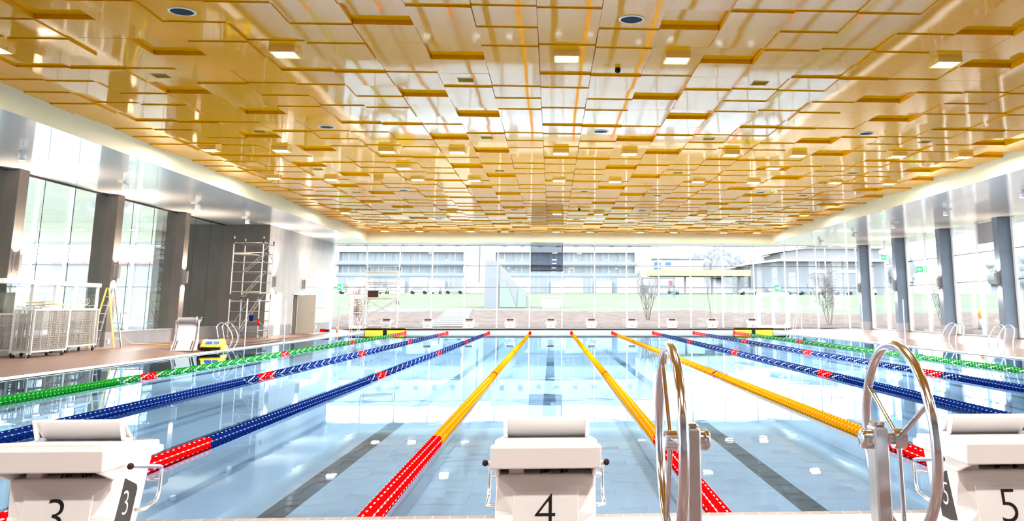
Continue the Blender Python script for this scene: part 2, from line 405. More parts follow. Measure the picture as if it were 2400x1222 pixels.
# columns
def column(x0, x1, y, m, base, label, blue=False):
    c = MB(); c.box(x0, x1, y, y + .5, base, 5.5, 0, .012)
    o = struct(c, 'column', m); tag(o, label)
    p = MB(); p.box(x0 - .012, x1 + .012, y - .012, y + .512, base, .665); p.build('plinth_tile', PLINTH, o)
    return o
LY = [33.1, 27.1, 21.1, 15.1, 9.1, 3.1, -2.9, -8.9]
RY = [51.0, 45.0, 39.0, 33.0, 27.0, 21.0, 15.0, 9.0, 3.0, -3.0, -9.0]
for k, y in enumerate(LY): column(-17.55, -16.76, y, CONC, 0, 'dark brown concrete column between the pool hall side windows, %s from the grey wall' % ORD[k])
for k, y in enumerate(RY): column(18.53, 19.25, y, CONCSKY, 0, 'sky tinted concrete column of the window side, %s from the far glass wall' % ORD[k])

# ------------------------------------------------------------------ windows
mull = [-15.06 + 2.073 * k for k in range(17)]
def curtain_wall(name, xs, y, ztop, zb, trans, m, w=.055, d=.14):
    root = bpy.data.objects.new(name, None); COL.objects.link(root); root['kind'] = 'structure'
    for x in xs:
        b = MB(); b.box(x - w / 2, x + w / 2, y - d, y, zb, ztop); b.build('mullion', m, root)
    for z in trans:
        b = MB(); b.box(xs[0], xs[-1], y - .05, y + .02, z - .025, z + .025); b.build('transom', FRAMEG, root)
    b = MB(); b.quad((xs[0], y + .01, zb), (xs[-1], y + .01, zb), (xs[-1], y + .01, ztop), (xs[0], y + .01, ztop)); b.build('glass', GLASS, root, fix=False)
    return root
curtain_wall('window_1', mull + [19.15], 52.3, 5.5, .2, (5.46, 4.17, 2.8, .28), FRAME)
curtain_wall('window_2', [-42 + 2.07 * k for k in range(14)], 52.3, 5.5, .1, (5.46, 4.17, 2.8, .28), FRAME, .16, .2)
# glazed doors in the far glass wall
def glass_door(name, xs, ztop, handle):
    root = bpy.data.objects.new(name, None); COL.objects.link(root); root['kind'] = 'structure'
    y = 52.2
    f = MB(); f.box(xs[0] - .12, xs[0], y - .1, y + .04, .24, ztop + .14); f.box(xs[-1], xs[-1] + .12, y - .1, y + .04, .24, ztop + .14); f.box(xs[0], xs[-1], y - .1, y + .04, ztop, ztop + .14)
    f.build('door_frame', FRAME, root)
    for a, b in zip(xs, xs[1:]):
        l = MB(); l.box(a + .01, a + .09, y - .05, y, .26, ztop - .01); l.box(b - .09, b - .01, y - .05, y, .26, ztop - .01); l.box(a + .09, b - .09, y - .05, y, ztop - .12, ztop - .01); l.box(a + .09, b - .09, y - .05, y, .26, .42)
        lo = l.build('door_leaf', FRAME, root)
        h = MB(); h.rod((a + .1, y - .09, 1.22), (b - .1, y - .09, 1.22), .015); h.rod((a + .1, y - .09, 1.22), (a + .1, y - .05, 1.22), .012); h.rod((b - .1, y - .09, 1.22), (b - .1, y - .05, 1.22), .012); h.build('push_bar', STEEL, lo)
glass_door('door_3', [-13.78, -12.98], 2.2, 0)
glass_door('door_4', [12.14, 13.09, 14.02], 2.36, 0)
# right side windows
n = 3
ys = [52.3] + RY
for k in range(len(RY)):
    ya, yb = ys[k + 1] + .5, ys[k]
    if k == 0: ya = 51.5
    root = bpy.data.objects.new('window_%d' % n, None); COL.objects.link(root); root['kind'] = 'structure'; n += 1
    X = 19.22
    mu = [ya + .1, (ya + yb) / 2, yb - .1] if k else [ya + .1]
    for y in mu:
        b = MB(); b.box(X - .11, X, y - .09, y + .09, ZD, 5.5, 0, .006); b.build('mullion', FRAME, root)
    for z in (4.12, 2.76):
        b = MB(); b.box(X - .05, X, ya, yb, z - .025, z + .025); b.build('transom', FRAMEG, root)
    b = MB(); b.box(X - .12, X + .02, ya, yb, ZD - .05, .24); b.build('window_sill', GREY, root)
    b = MB(); b.quad((X, ya, .2), (X, yb, .2), (X, yb, 5.5), (X, ya, 5.5)); b.build('glass', GLASS, root, fix=False)
    if k == 3:
        b = MB(); b.box(X - .04, X - .02, mu[0] + .1, mu[1] - .1, 4.5, 5.48); b.build('roller_blind', GREY, root)
# left side windows
ys = [38.7] + LY
for k in range(len(LY)):
    ya, yb = ys[k + 1] + .5, ys[k]
    root = bpy.data.objects.new('window_%d' % n, None); COL.objects.link(root); root['kind'] = 'structure'; n += 1
    X = -17.15
    b = MB(); b.quad((X, ya, .66), (X, yb, .66), (X, yb, 5.46), (X, ya, 5.46)); b.build('glass', GLASSL, root, fix=False)
    b = MB(); b.box(X - .03, X + .03, ya, yb, 5.44, 5.5); b.build('window_frame', DARK, root)
    for y in (ya + 1.55, ya + 3.35):
        b = MB(); b.box(X - .008, X + .008, y - .008, y + .008, .66, 5.46); b.build('glass_joint', DARK, root)
# white lobby portal by the first visible bay
root = tag(bpy.data.objects.new('door_5', None)); COL.objects.link(root); root['kind'] = 'structure'
root['label'] = 'low white framed entrance porch between the brown columns'
b = MB(); b.box(-16.9, -16.3, 20.2, 25.6, 2.17, 2.30, 0, .008); b.build('header', WHITE, root)
for y in (25.45, 23.95, 22.9, 21.7):
    b = MB(); b.box(-16.4, -16.32, y, y + (.06 if y > 25 else .16), .16, 2.17); b.build('post', WHITE, root)
b = MB(); b.quad((-16.37, 20.2, .3), (-16.37, 25.5, .3), (-16.37, 25.5, 2.17), (-16.37, 20.2, 2.17)); b.build('glass', GLASS, root, fix=False)

# ------------------------------------------------------------------ things on the ceiling
def light(kind, name, loc, power, col, rot=(0, 0, 0), **k):
    d = bpy.data.lights.new(name, kind); d.energy = power; d.color = col
    for a, v in k.items(): setattr(d, a, v)
    o = bpy.data.objects.new(name, d); COL.objects.link(o); o.location = loc; o.rotation_euler = rot; return o
def lamp_proto():
    t = thing('ceiling_lamp', 'x', 'lamp', (0, 0, 0))
    b = MB(); a, c = .225, .195
    for q in ((-a, a, -a, -c), (-a, a, c, a), (-a, -c, -c, c), (c, a, -c, c)): b.box(q[0], q[1], q[2], q[3], -.055, .06)
    b.build('lamp_frame', GOLDF, t)
    b = MB(); b.quad((-c, -c, -.042), (c, -c, -.042), (c, c, -.042), (-c, c, -.042)); b.build('diffuser', WARM, t)
    for s in (-1, 1):
        b = MB(); b.box(s * a - .012, s * a + .012, -.02, .02, -.03, .01); b.build('clip', GOLDF, t)
    return t
rows = [('nearest', 10.1, [-11, -6, -1, 1, 6]), ('second nearest', 20.1, [-11, -9, -6, -4, -1, 1, 4, 6, 9, 11]), ('sparse third', 23.05, [-6, 6]),
        ('fourth', 26.0, [-11, -9, -6, -4, -1, 1, 4, 6, 9, 11]), ('fifth', 37.0, [-11, -6, -1, 1, 6, 11]), ('farthest', 47.1, [-11, -9, -6, -4, -1, 1, 4, 6, 9, 11])]
proto = None
for nm, y, xs in rows:
    for k, x in enumerate(xs):
        lb = 'gold framed square ceiling lamp, %s from the left in the %s lamp row' % (ORD[k], nm)
        z = tile_z(x, math.floor(y - .6)) - .055
        if proto is None: proto = lamp_proto(); proto.location = (x, y, z); proto['label'] = lb; proto['group'] = 'square lamps of the gold ceiling'
        else: dup(proto, (x, y, z), 0, lb, 'square lamps of the gold ceiling')
for nm, y, xs in rows:
    for x in xs:
        light('AREA', 'ceiling_lamp_and_fill', (x, y, tile_z(x, math.floor(y - .6)) - .115), 230, (1, .92, .83), size=.38)
for y in (0.1, -5.9):  # added fill lights without fixtures, out of view, brightening the near starting blocks
    for x in (-11, -6, -1, 1, 6, 11): light('AREA', 'ceiling_lamp_and_fill', (x, y, 5.9), 175, (1, .95, .90), size=.38)
def spk_proto():
    t = thing('ceiling_speaker', 'x', 'speaker')
    b = MB(); b.lathe([(.205, .0), (.205, -.012), (.175, -.016), (.175, -.006)], n=28); b.build('trim_ring', WHITE, t)
    b = MB(); b.disc((0, 0, -.009), .176, n=28); b.lathe([(.12, -.0095), (.12, -.011), (.118, -.011)], n=24); b.build('grille', mat('dark speaker mesh', (.05, .05, .045), rough=.8, spec=.1, noise=.4, scale=120), t)
    return t
p = None
for k, (x, y) in enumerate([(-7, 8.1), (0, 8.1), (-7, 17.1), (0, 17.1), (7, 17.1), (-7, 29.1), (0, 29.1), (7, 29.1), (-7, 40.1), (0, 40.1), (7, 40.1)]):
    rw = {8.1: 'nearest', 17.1: 'second', 29.1: 'third', 40.1: 'farthest'}[y]; side = {-7: 'left', 0: 'middle', 7: 'right'}[x]
    lb = 'round dark ceiling speaker, %s one of the %s speaker row' % (side, rw)
    z = tile_z(x, math.floor(y - .6)) - .001
    if p is None: p = spk_proto(); p.location = (x, y, z); p['label'] = lb; p['group'] = 'round ceiling speakers'
    else: dup(p, (x, y, z), 0, lb, 'round ceiling speakers')
def vent_proto():
    t = thing('ceiling_vent', 'x', 'vent')
    b = MB(); a = .165
    for q in ((-a, a, -a, -a + .008), (-a, a, a - .008, a), (-a, -a + .008, -a, a), (a - .008, a, -a, a)): b.box(*q, -.008, 0)
    b.build('vent_frame', WHITE, t)
    b = MB(); b.box(-a + .008, a - .008, -a + .008, a - .008, -.006, 0)
    for k in range(9): b.box(-a + .02, a - .02, -.14 + k * .033, -.13 + k * .033, -.0075, -.006)
    b.build('vent_mesh', BRONZE, t); return t
p = None; vrow = [('first', 12.1, [-9, -3, 3]), ('second', 18.1, [-9, -3, 3, 9]), ('third', 24.1, [-9, -3, 3, 9]), ('fourth', 30.1, [-9, -3, 3, 9]), ('fifth', 36.1, [-3, 3]), ('sixth', 42.1, [-9, -3, 3, 9])]
for nm, y, xs in vrow:
    for k, x in enumerate(xs):
        lb = 'square bronze ceiling vent, %s from the left in the %s vent row' % (ORD[k], nm)
        z = tile_z(x, math.floor(y - .6)) - .001
        if p is None: p = vent_proto(); p.location = (x, y, z); p['label'] = lb; p['group'] = 'square bronze ceiling vents'
        else: dup(p, (x, y, z), 0, lb, 'square bronze ceiling vents')
for k, (x, y) in enumerate(((0, 11.1), (0, 35.1))):
    t = thing('smoke_detector', ('small dark dome detector under the gold ceiling between lamp rows, nearer one', 'tiny dark dome detector under the far part of the gold ceiling')[k], 'detector', (x, y, tile_z(x, math.floor(y - .6))))
    b = MB(); b.cyl((0, 0, -.03), .05, .03, m=0); b.build('base', BROWN, t)
    b = MB(); b.lathe([(.055, -.03), (.055, -.07), (.035, -.095), (.001, -.10)]); b.build('dome', BLACK, t)

# soffit spot lamps
def spot_proto():
    t = thing('spot_lamp', 'x', 'lamp')
    b = MB(); b.box(-.16, .10, -.035, .035, -.04, 0, 0, .004); b.build('track_adapter', WHITE, t)
    b = MB(); b.rod((-.02, 0, -.04), (0.06, 0, -.10), .022); b.build('arm', WHITE, t)
    b = MB(); b.lathe([(.001, -.07), (.085, -.07), (.105, -.27), (.098, -.27), (.09, -.255)], (0.1, 0, 0), n=18); b.build('lamp_shade', WHITE, t)
    b = MB(); b.disc((0.1, 0, -.262), .093, n=18); b.build('bulb', SPOTG, t)
    return t
p = None
for s, ys, side in ((-1, [17.95, 23.6, 29.5, 35.2], 'left'), (1, [24.1, 30.1, 35.8, 41.5, 47.6], 'right')):
    for k, y in enumerate(ys):
        light('SPOT', 'spot_lamp_light', (s * 14.9, y, 5.2), 420, (1, .93, .85), (0, 0, 0), spot_size=math.radians(110), spot_blend=.6, shadow_soft_size=.08)
        lb = 'white conical spot lamp under the %s white ceiling, %s from the camera' % (side, ORD[k])
        if p is None: p = spot_proto(); p.location = (s * 15.0, y, 5.5); p['label'] = lb; p['group'] = 'white spot lamps beside the pool'
        else: dup(p, (s * 15.0, y, 5.5), 0 if s < 0 else PI, lb, 'white spot lamps beside the pool')
# wall lamps washing the columns up and down
def wall_proto():
    t = thing('wall_lamp', 'x', 'lamp')
    b = MB(); b.box(0, .03, -.10, .10, -.25, .25); b.build('back_plate', GREY, t)
    b = MB(); b.box(.03, .075, -.05, .05, -.2, .2); b.build('bracket', STEEL, t)
    b = MB()
    for q in ((.075, .085, -.075, .075), (.165, .175, -.075, .075), (.085, .165, -.075, -.065), (.085, .165, .065, .075)): b.box(q[0], q[1], q[2], q[3], -.25, .25)
    b.build('lamp_body', mat('bronze grey lamp body', (.24, .21, .19), rough=.5), t)
    b = MB()
    for z in (-.22, .22): b.quad((.085, -.065, z), (.165, -.065, z), (.165, .065, z), (.085, .065, z))
    b.build('diffuser', SPOTG, t); return t
p = None; WL = []
for k, y in enumerate(LY[:3]): WL.append((-16.76, y + .25, 0, 'grey up and down wall lamp on the %s brown column from the concrete block' % ORD[k]))
for k, y in enumerate((39.65, 44.95)): WL.append((-14.96, y, 0, ('pale up and down wall lamp on the grey wall behind the aluminium scaffold tower', 'pale up and down wall lamp above the open beige door')[k]))
for k, y in enumerate(RY[:4]): WL.append((18.53, y + .25, PI, 'up and down wall lamp on the %s sky tinted column from the far end' % ORD[k]))
for k, x in enumerate(mull): 
    pass
for x, y, rz, lb in WL:
    if p is None: p = wall_proto(); p.location = (x, y, 2.78); p['label'] = lb; p['group'] = 'up and down wall lamps'
    else: dup(p, (x, y, 2.78), rz, lb, 'up and down wall lamps')
    s = 1 if rz == 0 else -1
    for d, pw in ((1, 1.0), (-1, 1.0)):
        light('SPOT', 'wall_lamp_light', (x + s * .125, y, 2.78 + d * .24), 620 if x < 0 else 260, (1, .80, .66), (PI if d > 0 else 0, 0, 0), spot_size=math.radians(120), spot_blend=1.0, shadow_soft_size=.03)

# ------------------------------------------------------------------ lane ropes
FP = .13
def float_geo(b, y, na, hi, mp, mc, tw=0.0):
    L, r0, r1 = FP, .062, .075
    b.lathe([(.02, y), (r0, y), (r0, y + L - .001), (.02, y + L - .001)], ax='y', n=16 if hi else 8, m=mc)
    sg = 3 if hi else 1
    def patch(a0, a1, ya, yb, ra, m):
        vs = []
        for i in range(sg + 1):
            a = a0 + (a1 - a0) * i / sg + tw
            for rr, yy in ((r0 - .002, ya), (ra, ya + .003), (ra, yb - .003), (r0 - .002, yb)):
                vs.append((rr * math.cos(a), yy, rr * math.sin(a)))
        fs = []
        for i in range(sg):
            for j in range(3): fs.append((i * 4 + j, i * 4 + j + 1, i * 4 + 5 + j, i * 4 + 4 + j))
        fs += [(0, 1, 2, 3), (sg * 4 + 3, sg * 4 + 2, sg * 4 + 1, sg * 4)]
        b.add(vs, fs, m)
    for k in range(na):
        e = .065 if hi else .11; a0 = 2 * PI * (k + e) / na; a1 = 2 * PI * (k + 1 - e) / na; o = L * .5 * (k % 2); e2 = .008 if hi else .014
        patch(a0, a1, y + o + e2, y + o + L - e2, r1, mp)
        if hi: patch(2 * PI * (k - .10) / na, 2 * PI * (k + .10) / na, y + L * .25 - .022, y + L * .25 + .022, r1 + .0012, mc)
FM = {}
def float_mesh(key, mats):
    if key not in FM:
        b = MB(); float_geo(b, 0, 8, True, 0, 1); o = b.build('float_disc', mats); FM[key] = o.data; bpy.data.objects.remove(o)
    return FM[key]
NET2 = mat('white float net', (0.72, 0.74, 0.76), rough=0.5, spec=0.0)
SCH = {'green': ([GREEN, NETG, RED, NETW], 5), 'blue': ([BLUE, NETB, RED, NETW], 6), 'yellow': ([AMBER, NETA, RED, NETW], 2)}
RUN = {}
ropes = ['green', 'blue', 'blue', 'yellow', 'yellow', 'yellow', 'blue', 'blue', 'green']
for i, c in enumerate(ropes):
    x = (i - 4) * 2.5; mats, nm = SCH[c]
    t = thing('lane_rope', '%s lane rope with red ends floating between starting blocks %s and %s' % (c, NUM[i], NUM[i + 1]), 'lane rope', (x, 0, .022), 0, 'lane ropes stretched along the pool')
    b = MB(); b.tube([(0, Y0 - .02, .10), (0, .55, .0), (0, 49.6, 0), (0, 50.0, .05)], .012, 6); b.build('cable', STEEL, t)
    def isred(k):
        y = .55 + k * FP + .065
        return y < 5.0 or y > 45.0 or any(abs(y - m) < nm * .08 for m in (15, 25, 35))
    for k in range(100):
        red = isred(k)
        o = bpy.data.objects.new('float_disc', float_mesh('red' if red else c, mats[2:] if red else mats[:2])); COL.objects.link(o)
        o.parent = t; o.location = (0, .55 + k * FP, 0); o.rotation_euler = (0, k * .012, 0)
        if red: o['label'] = 'red float'
    if c not in RUN:
        b = MB()
        for k in range(100, 377):
            float_geo(b, .55 + k * FP, 6, False, 2 if isred(k) else 0, 3 if isred(k) else 1, k * .37)
        RUN[c] = b.build('float_run', [mats[0], NET2 if c != 'yellow' else NETA, mats[2], NET2]).data
        o = bpy.data.objects[-1] if False else [q for q in COL.objects if q.data == RUN[c]][0]
    else:
        o = bpy.data.objects.new('float_run', RUN[c]); COL.objects.link(o)
    o.parent = t; o['kind'] = 'stuff'
    b = MB(); b.ball((0, 49.72, .02), .085); b.lathe([(.03, 49.75), (.03, 49.97)], (0, 0, .03), 'y', 8); b.build('end_buoy', RED, t)
    b = MB(); b.box(-.04, .04, Y0 - .03, Y0 + .02, .02, .14); b.build('anchor_hook', STEEL, t)

# ------------------------------------------------------------------ starting blocks
def text_data(s, size, ext=.0015):
    cu = bpy.data.curves.new('digit', 'FONT'); cu.body = s; cu.size = size; cu.align_x = 'CENTER'; cu.align_y = 'CENTER'; cu.extrude = ext; cu.offset = -.004
    o = bpy.data.objects.new('digit', cu); COL.objects.link(o); bpy.context.view_layer.update()
    me = bpy.data.meshes.new_from_object(o.evaluated_get(bpy.context.evaluated_depsgraph_get()))
    bpy.data.objects.remove(o); bpy.data.curves.remove(cu); return me
def text_obj(me, m, parent, M4, name='number'):
    me = me.copy(); me.materials.clear(); me.materials.append(m)
    o = bpy.data.objects.new(name, me); COL.objects.link(o); o.parent = parent; o.matrix_local = M4; return o
Z0 = .302
def start_block(num, loc, rz, label):
    t = thing('starting_block', label, 'starting block', loc, rz, 'numbered starting blocks')
    z = lambda v: v - Z0
    # pedestal, narrowing at the back with slanting corner facets
    b = MB()
    def ring(zz, hw, back, rh, side, front): return [(-rh, back, zz), (rh, back, zz), (hw, side, zz), (hw, front, zz), (-hw, front, zz), (-hw, side, zz)]
    rg = [ring(0, .266, -.452, .10, -.425, -.122), ring(z(.42), .268, -.428, .165, -.372, -.07), ring(z(.555), .268, -.402, .255, -.31, -.02), ring(z(.60), .267, -.405, .258, -.36, 0.0), ring(z(.614), .262, -.398, .252, -.365, .005)]
    vs = sum(rg, []); fs = [(5, 4, 3, 2, 1, 0), tuple(range(24, 30))]
    for k in range(4):
        for i in range(6): fs.append((k * 6 + i, k * 6 + (i + 1) % 6, k * 6 + 6 + (i + 1) % 6, k * 6 + 6 + i))
    b.add(vs, fs)
    for s in (-1, 1):
        a, c = sorted((s * .267, s * .245)); b.prism([(-.582, z(.69)), (-.57, z(.668)), (-.40, z(.606)), (.005, z(.606)), (.032, z(.69))], a, c, 'x')
    b.prism([(-.03, z(.606)), (.005, z(.606)), (.03, z(.69)), (-.01, z(.69))], -.246, .246, 'x')
    b.build('pedestal', PLASTIC, t, bevel=.006)
    b = MB(); b.prism([(-.585, z(.672)), (-.592, z(.782)), (-.575, z(.788)), (.10, z(.714)), (.135, z(.706)), (.14, z(.672)), (.06, z(.668))], -.285, .285, 'x'); b.build('platform', PLASTIC, t, bevel=.008)
    b = MB(); b.prism([(-.562, z(.782)), (-.566, z(.808)), (-.552, z(.813)), (.118, z(.738)), (.128, z(.71))], -.264, .264, 'x'); tp = b.build('top_plate', PLASTIC, t, bevel=.006)
    b = MB(); b.prism([(-.20, z(.777)), (.112, z(.7425)), (.112, z(.7405)), (-.2, z(.775))], -.235, .235, 'x', 0); b.prism([(.118, z(.733)), (.131, z(.731)), (.134, z(.708)), (.122, z(.708))], -.25, .25, 'x', 1); b.build('grip_pad', [LILAC, DARK], tp)
    # slanted footrest, hollow behind
    b = MB(); b.prism([(-.305, z(.885)), (-.300, z(.898)), (-.285, z(.895)), (-.125, z(.757)), (-.145, z(.757)), (-.28, z(.872))], -.236, .236, 'x')
    for s in (-1, 1):
        a, c = sorted((s * .236, s * .214)); b.prism([(-.305, z(.89)), (-.285, z(.89)), (-.238, z(.783)), (-.258, z(.783))], a, c, 'x'); b.prism([(-.258, z(.80)), (-.14, z(.784)), (-.13, z(.757)), (-.25, z(.77))], a, c, 'x')
    ft = b.build('footrest', PLASTIC, t, bevel=.004)
    b = MB(); b.prism([(-.274, z(.8865)), (-.271, z(.8895)), (-.14, z(.7765)), (-.144, z(.7735))], -.222, .222, 'x'); b.build('grip_pad', BROWN, ft)
    # coil of cable in the slot
    b = MB()
    for q, (cx_, rr_) in enumerate(((.03, .055), (.045, .05), (.06, .052))):
        b.tube([(cx_ + rr_ * math.cos(a), -.36 + .012 * q + .02 * math.sin(a), z(.61) + .045 * math.sin(a)) for a in [PI * .1 * k for k in range(20)]], .005, 6, closed=True)
    b.build('cable', BLACK, t)
    b = MB(); b.box(-.20, -.12, -.37, -.30, z(.60), z(.655), 0, .006); b.build('inner_bracket', PLASTIC, t)
    # number panel at the back, number on the front and both sides
    TM = Matrix.Translation((0, -.402, z(.555))) @ Matrix.Rotation(math.radians(-11.2), 4, 'X')
    b = MB(); b.x = TM; b.box(-.172, .172, -.007, .01, -.25, -.02, 0, .003); pn = b.build('number_panel', PLASTIC, t)
    me = text_data(str(num), .25)
    text_obj(me, BLACK, pn, TM @ Matrix.Translation((0, -.0085, -.132)) @ Matrix.Rotation(PI / 2, 4, 'X'))
    fm = Matrix.Translation((0, -.062, z(.46))) @ Matrix.Rotation(PI, 4, 'Z') @ Matrix.Rotation(math.radians(90 + 21.5), 4, 'X')
    b = MB(); b.x = fm; b.box(-.20, .20, -.10, .10, -.004, .006, 0, .003); fp = b.build('number_panel', PLASTIC, t)
    text_obj(me, BLACK, fp, fm @ Matrix.Translation((0, 0, .0085)) @ Matrix.Scale(.78, 4))
    sh = .52
    for s in (-1, 1):
        b = MB(); zz = [z(.592), z(.535), z(.345), z(.37)]
        poly = [(-.285, z(.595)), (-.14, z(.538)), (-.128, z(.515)), (-.19, z(.335)), (-.30, z(.335)), (-.385, z(.352)), (-.375, z(.375))]
        a, c = sorted((s * .26, s * .2687)); b.prism(poly, a, c, 'x'); dp = b.build('side_plate', DARK, t)
        M4 = Matrix.Translation((s * .2692, -.255, z(.46))) @ Matrix.Rotation(s * PI / 2, 4, 'Z') @ Matrix.Rotation(PI / 2, 4, 'X') @ Matrix(((1, s * -.0, 0, 0), (0, 1, 0, 0), (0, 0, 1, 0), (0, 0, 0, 1)))
        text_obj(me, WHITE, dp, M4 @ Matrix.Diagonal((.72, .72, .25, 1)), 'number')
        # grip bar for backstroke starts
        x = s * .325
        b = MB(); b.tube([(x, -.36, z(.667)), (x, .0, z(.607)), (x, .022, z(.60)), (x, .03, z(.585)), (x, .022, z(.47)), (x, .005, z(.435)), (x, -.03, z(.42)), (x, -.16, z(.412)), (s * .28, -.165, z(.41))], .011, 8)
        b.rod((x, .024, z(.535)), (s * .262, .0, z(.535)), .008); b.rod((x, -.02, z(.612)), (s * .262, -.02, z(.615)), .009)
        h = b.build('grip_bar', STEEL, t)
        b = MB(); b.ball((x, -.365, z(.668)), .017); b.build('grip_knob', BROWN, h)
    return t
near_lb = {3: 'large white starting block numbered three, nearest row, cut by the picture edge', 4: 'large white starting block numbered four facing the camera between two yellow lane ropes', 5: 'large white starting block numbered five behind the shiny hand wheel'}
for n_ in (3, 4, 5): start_block(n_, ((n_ - 4.5) * 2.5, 0, Z0), 0, near_lb[n_])
for n_ in range(10): start_block(n_, ((n_ - 4.5) * 2.5, 50.1, .272), PI, 'small white starting block numbered %s on the far pool end' % NUM[n_])

# touch pads on the outer lanes of the far wall
for k, x in enumerate((-11.25, 11.25)):
    t = thing('touch_pad', ('yellow touch pad with black stripe hanging below far starting block zero', 'yellow touch pad with black stripe hanging below far starting block nine')[k], 'touch pad', (x, Y1, 0), 0, 'yellow timing pads')
    b = MB(); b.box(-1.2, 1.2, -.04, -.005, -.62, .285, 0, .004); pd = b.build('pad', YELLOW, t)
    b = MB(); b.box(-.12, .12, -.044, -.04, -.62, .285); b.build('stripe', BLACK, pd)
    b = MB()
    for q in ((-1.215, -1.195, -.62, .30), (1.195, 1.215, -.62, .30), (-1.215, 1.215, .283, .30)): b.box(q[0], q[1], -.05, .0, q[2], q[3])
    b.build('rim', BROWN, t)
    b = MB(); b.box(-1.2, 1.2, -.02, .14, .285, .30); b.build('hanging_flange', BROWN, t)

# hand wheels on steel posts close to the camera
def hand_wheel(xw_, xp, y, angs, label):
    t = thing('hand_wheel', label, 'hand wheel', (xp, y, .30), 0, 'chrome hand wheels at the near pool end')
    zc = .76; s = 1 if xw_ > xp else -1; dx = xw_ - xp
    b = MB(); b.box(-.024, .024, -.04, .04, 0, .80, 0, .006); b.box(-.07, .07, -.08, .08, 0, .012, 0, .003); b.build('post', STEEL, t, bevel=.0)
    b = MB(); b.box(-.02, .02, -.035, .035, .80, .815, 0, .008); b.build('post_cap', CHROME, t)
    b = MB(); b.lathe([(.001, -s * .058), (.026, -s * .058), (.032, -s * .052), (.032, -s * .024)], (0, 0, zc), 'x', 20); b.lathe([(.034, -s * .046), (.034, -s * .042)], (0, 0, zc), 'x', 20); b.build('bearing_cap', CHROME, t)
    b = MB(); b.cyl((min(0, dx), 0, zc), .018, abs(dx), 'x', 14); b.cyl((dx - .02, 0, zc), .032, .04, 'x', 18); h = b.build('hub', CHROME, t)
    b = MB(); b.tube([(dx, .30 * math.cos(a), zc + .30 * math.sin(a)) for a in [2 * PI * k / 72 for k in range(72)]], .0165, 14, closed=True); b.build('rim', CHROME, t)
    for a in angs:
        a = math.radians(a); b = MB(); b.rod((dx, -.028 * math.cos(a), zc + .028 * math.sin(a)), (dx, -.292 * math.cos(a), zc + .292 * math.sin(a)), .0085, 0, 10); b.build('spoke', CHROME, t)
    return t
hand_wheel(-.838, -.768, -2.37, (127, 247, 7), 'shiny steel hand wheel seen edge on, post standing to its right beside block four')
hand_wheel(-.08, -.150, -2.37, (28, 150, 272), 'shiny steel hand wheel seen as an oval, overlapping starting block five')

# ------------------------------------------------------------------ along the pool edge
def ladder(x, y, s, label):
    t = thing('pool_ladder', label, 'pool ladder', (x, y, 0), 0, 'steel pool ladders')
    prof = [(.03, -1.2), (.03, -.05), (.02, .06), (-.10, .24), (-.13, .42), (-.08, .62), (.06, .84), (.18, .95), (.30, .98), (.41, .93), (.46, .82), (.43, .66), (.37, .45), (.36, .06)]
    # smooth
    P = [Vector((s * a, 0, c)) for a, c in prof]
    for _ in range(2):
        Q = [P[0]]
        for a, c in zip(P, P[1:]): Q += [a * .75 + c * .25, a * .25 + c * .75]
        P = Q + [P[-1]]
    for k, yy in enumerate((-.28, .28)):
        b = MB(); b.tube([p + Vector((0, yy, 0)) for p in P], .02, 10); b.build('handrail', CHROME, t)
        b = MB(); b.lathe([(.05, .06), (.045, .075), (.021, .08)], (s * .36, yy, 0), 'z', 14); b.build('floor_flange', CHROME, t)
    for k in range(4):
        b = MB(); b.box(min(s * .0, s * .06), max(s * .0, s * .06), -.28, .28, -.25 - k * .28, -.22 - k * .28, 0, .004); b.build('tread', STEEL, t)
for x, y, s, lb in ((-12.52, 27.75, -1, 'curved steel pool ladder rails in front of the yellow pool robot'), (-12.52, 48.6, -1, 'curved steel pool ladder rails at the far corner beside the touch pad under block zero'),
                    (12.52, 47.0, 1, 'curved steel pool ladder rails at the far corner beside the touch pad under block nine'), (12.52, 25.6, 1, 'curved steel pool ladder rails on the window side, farther of the two'), (12.52, 22.2, 1, 'curved steel pool ladder rails on the window side, nearest to the camera')):
    ladder(x + s * .12, y, s, lb)
pp = None
for x, y, lb in ((-12.72, 29.4, 'thin steel pole at the pool edge in front of the grey scaffold tower'), (-12.72, 34.4, 'thin steel pole at the pool edge beside the open beige door'), (-12.72, 44.2, 'thin steel pole at the far pool edge left of the far ladder'),
                 (12.72, 44.4, 'thin steel pole at the far right pool edge beside the far ladder'), (12.72, 34.5, 'thin steel pole at the right pool edge in front of the farthest column'), (12.72, 29.7, 'thin steel pole at the right pool edge, nearest of the three there')):
    if pp is None:
        pp = thing('flag_pole', lb, 'pole', (x, y, .024), 0, 'steel poles for backstroke flags')
        b = MB(); b.rod((0, 0, 0), (0, 0, 1.8), .021, 0, 10); b.build('pole', STEEL, pp)
        b = MB(); b.lathe([(.05, 0), (.05, .012), (.024, .018), (.024, .03)], n=14); b.build('socket', CHROME, pp)
        b = MB(); b.lathe([(.024, 1.79), (.024, 1.815), (.001, 1.82)], n=12); b.build('cap', ALU, pp)
    else: dup(pp, (x, y, .024), 0, lb)

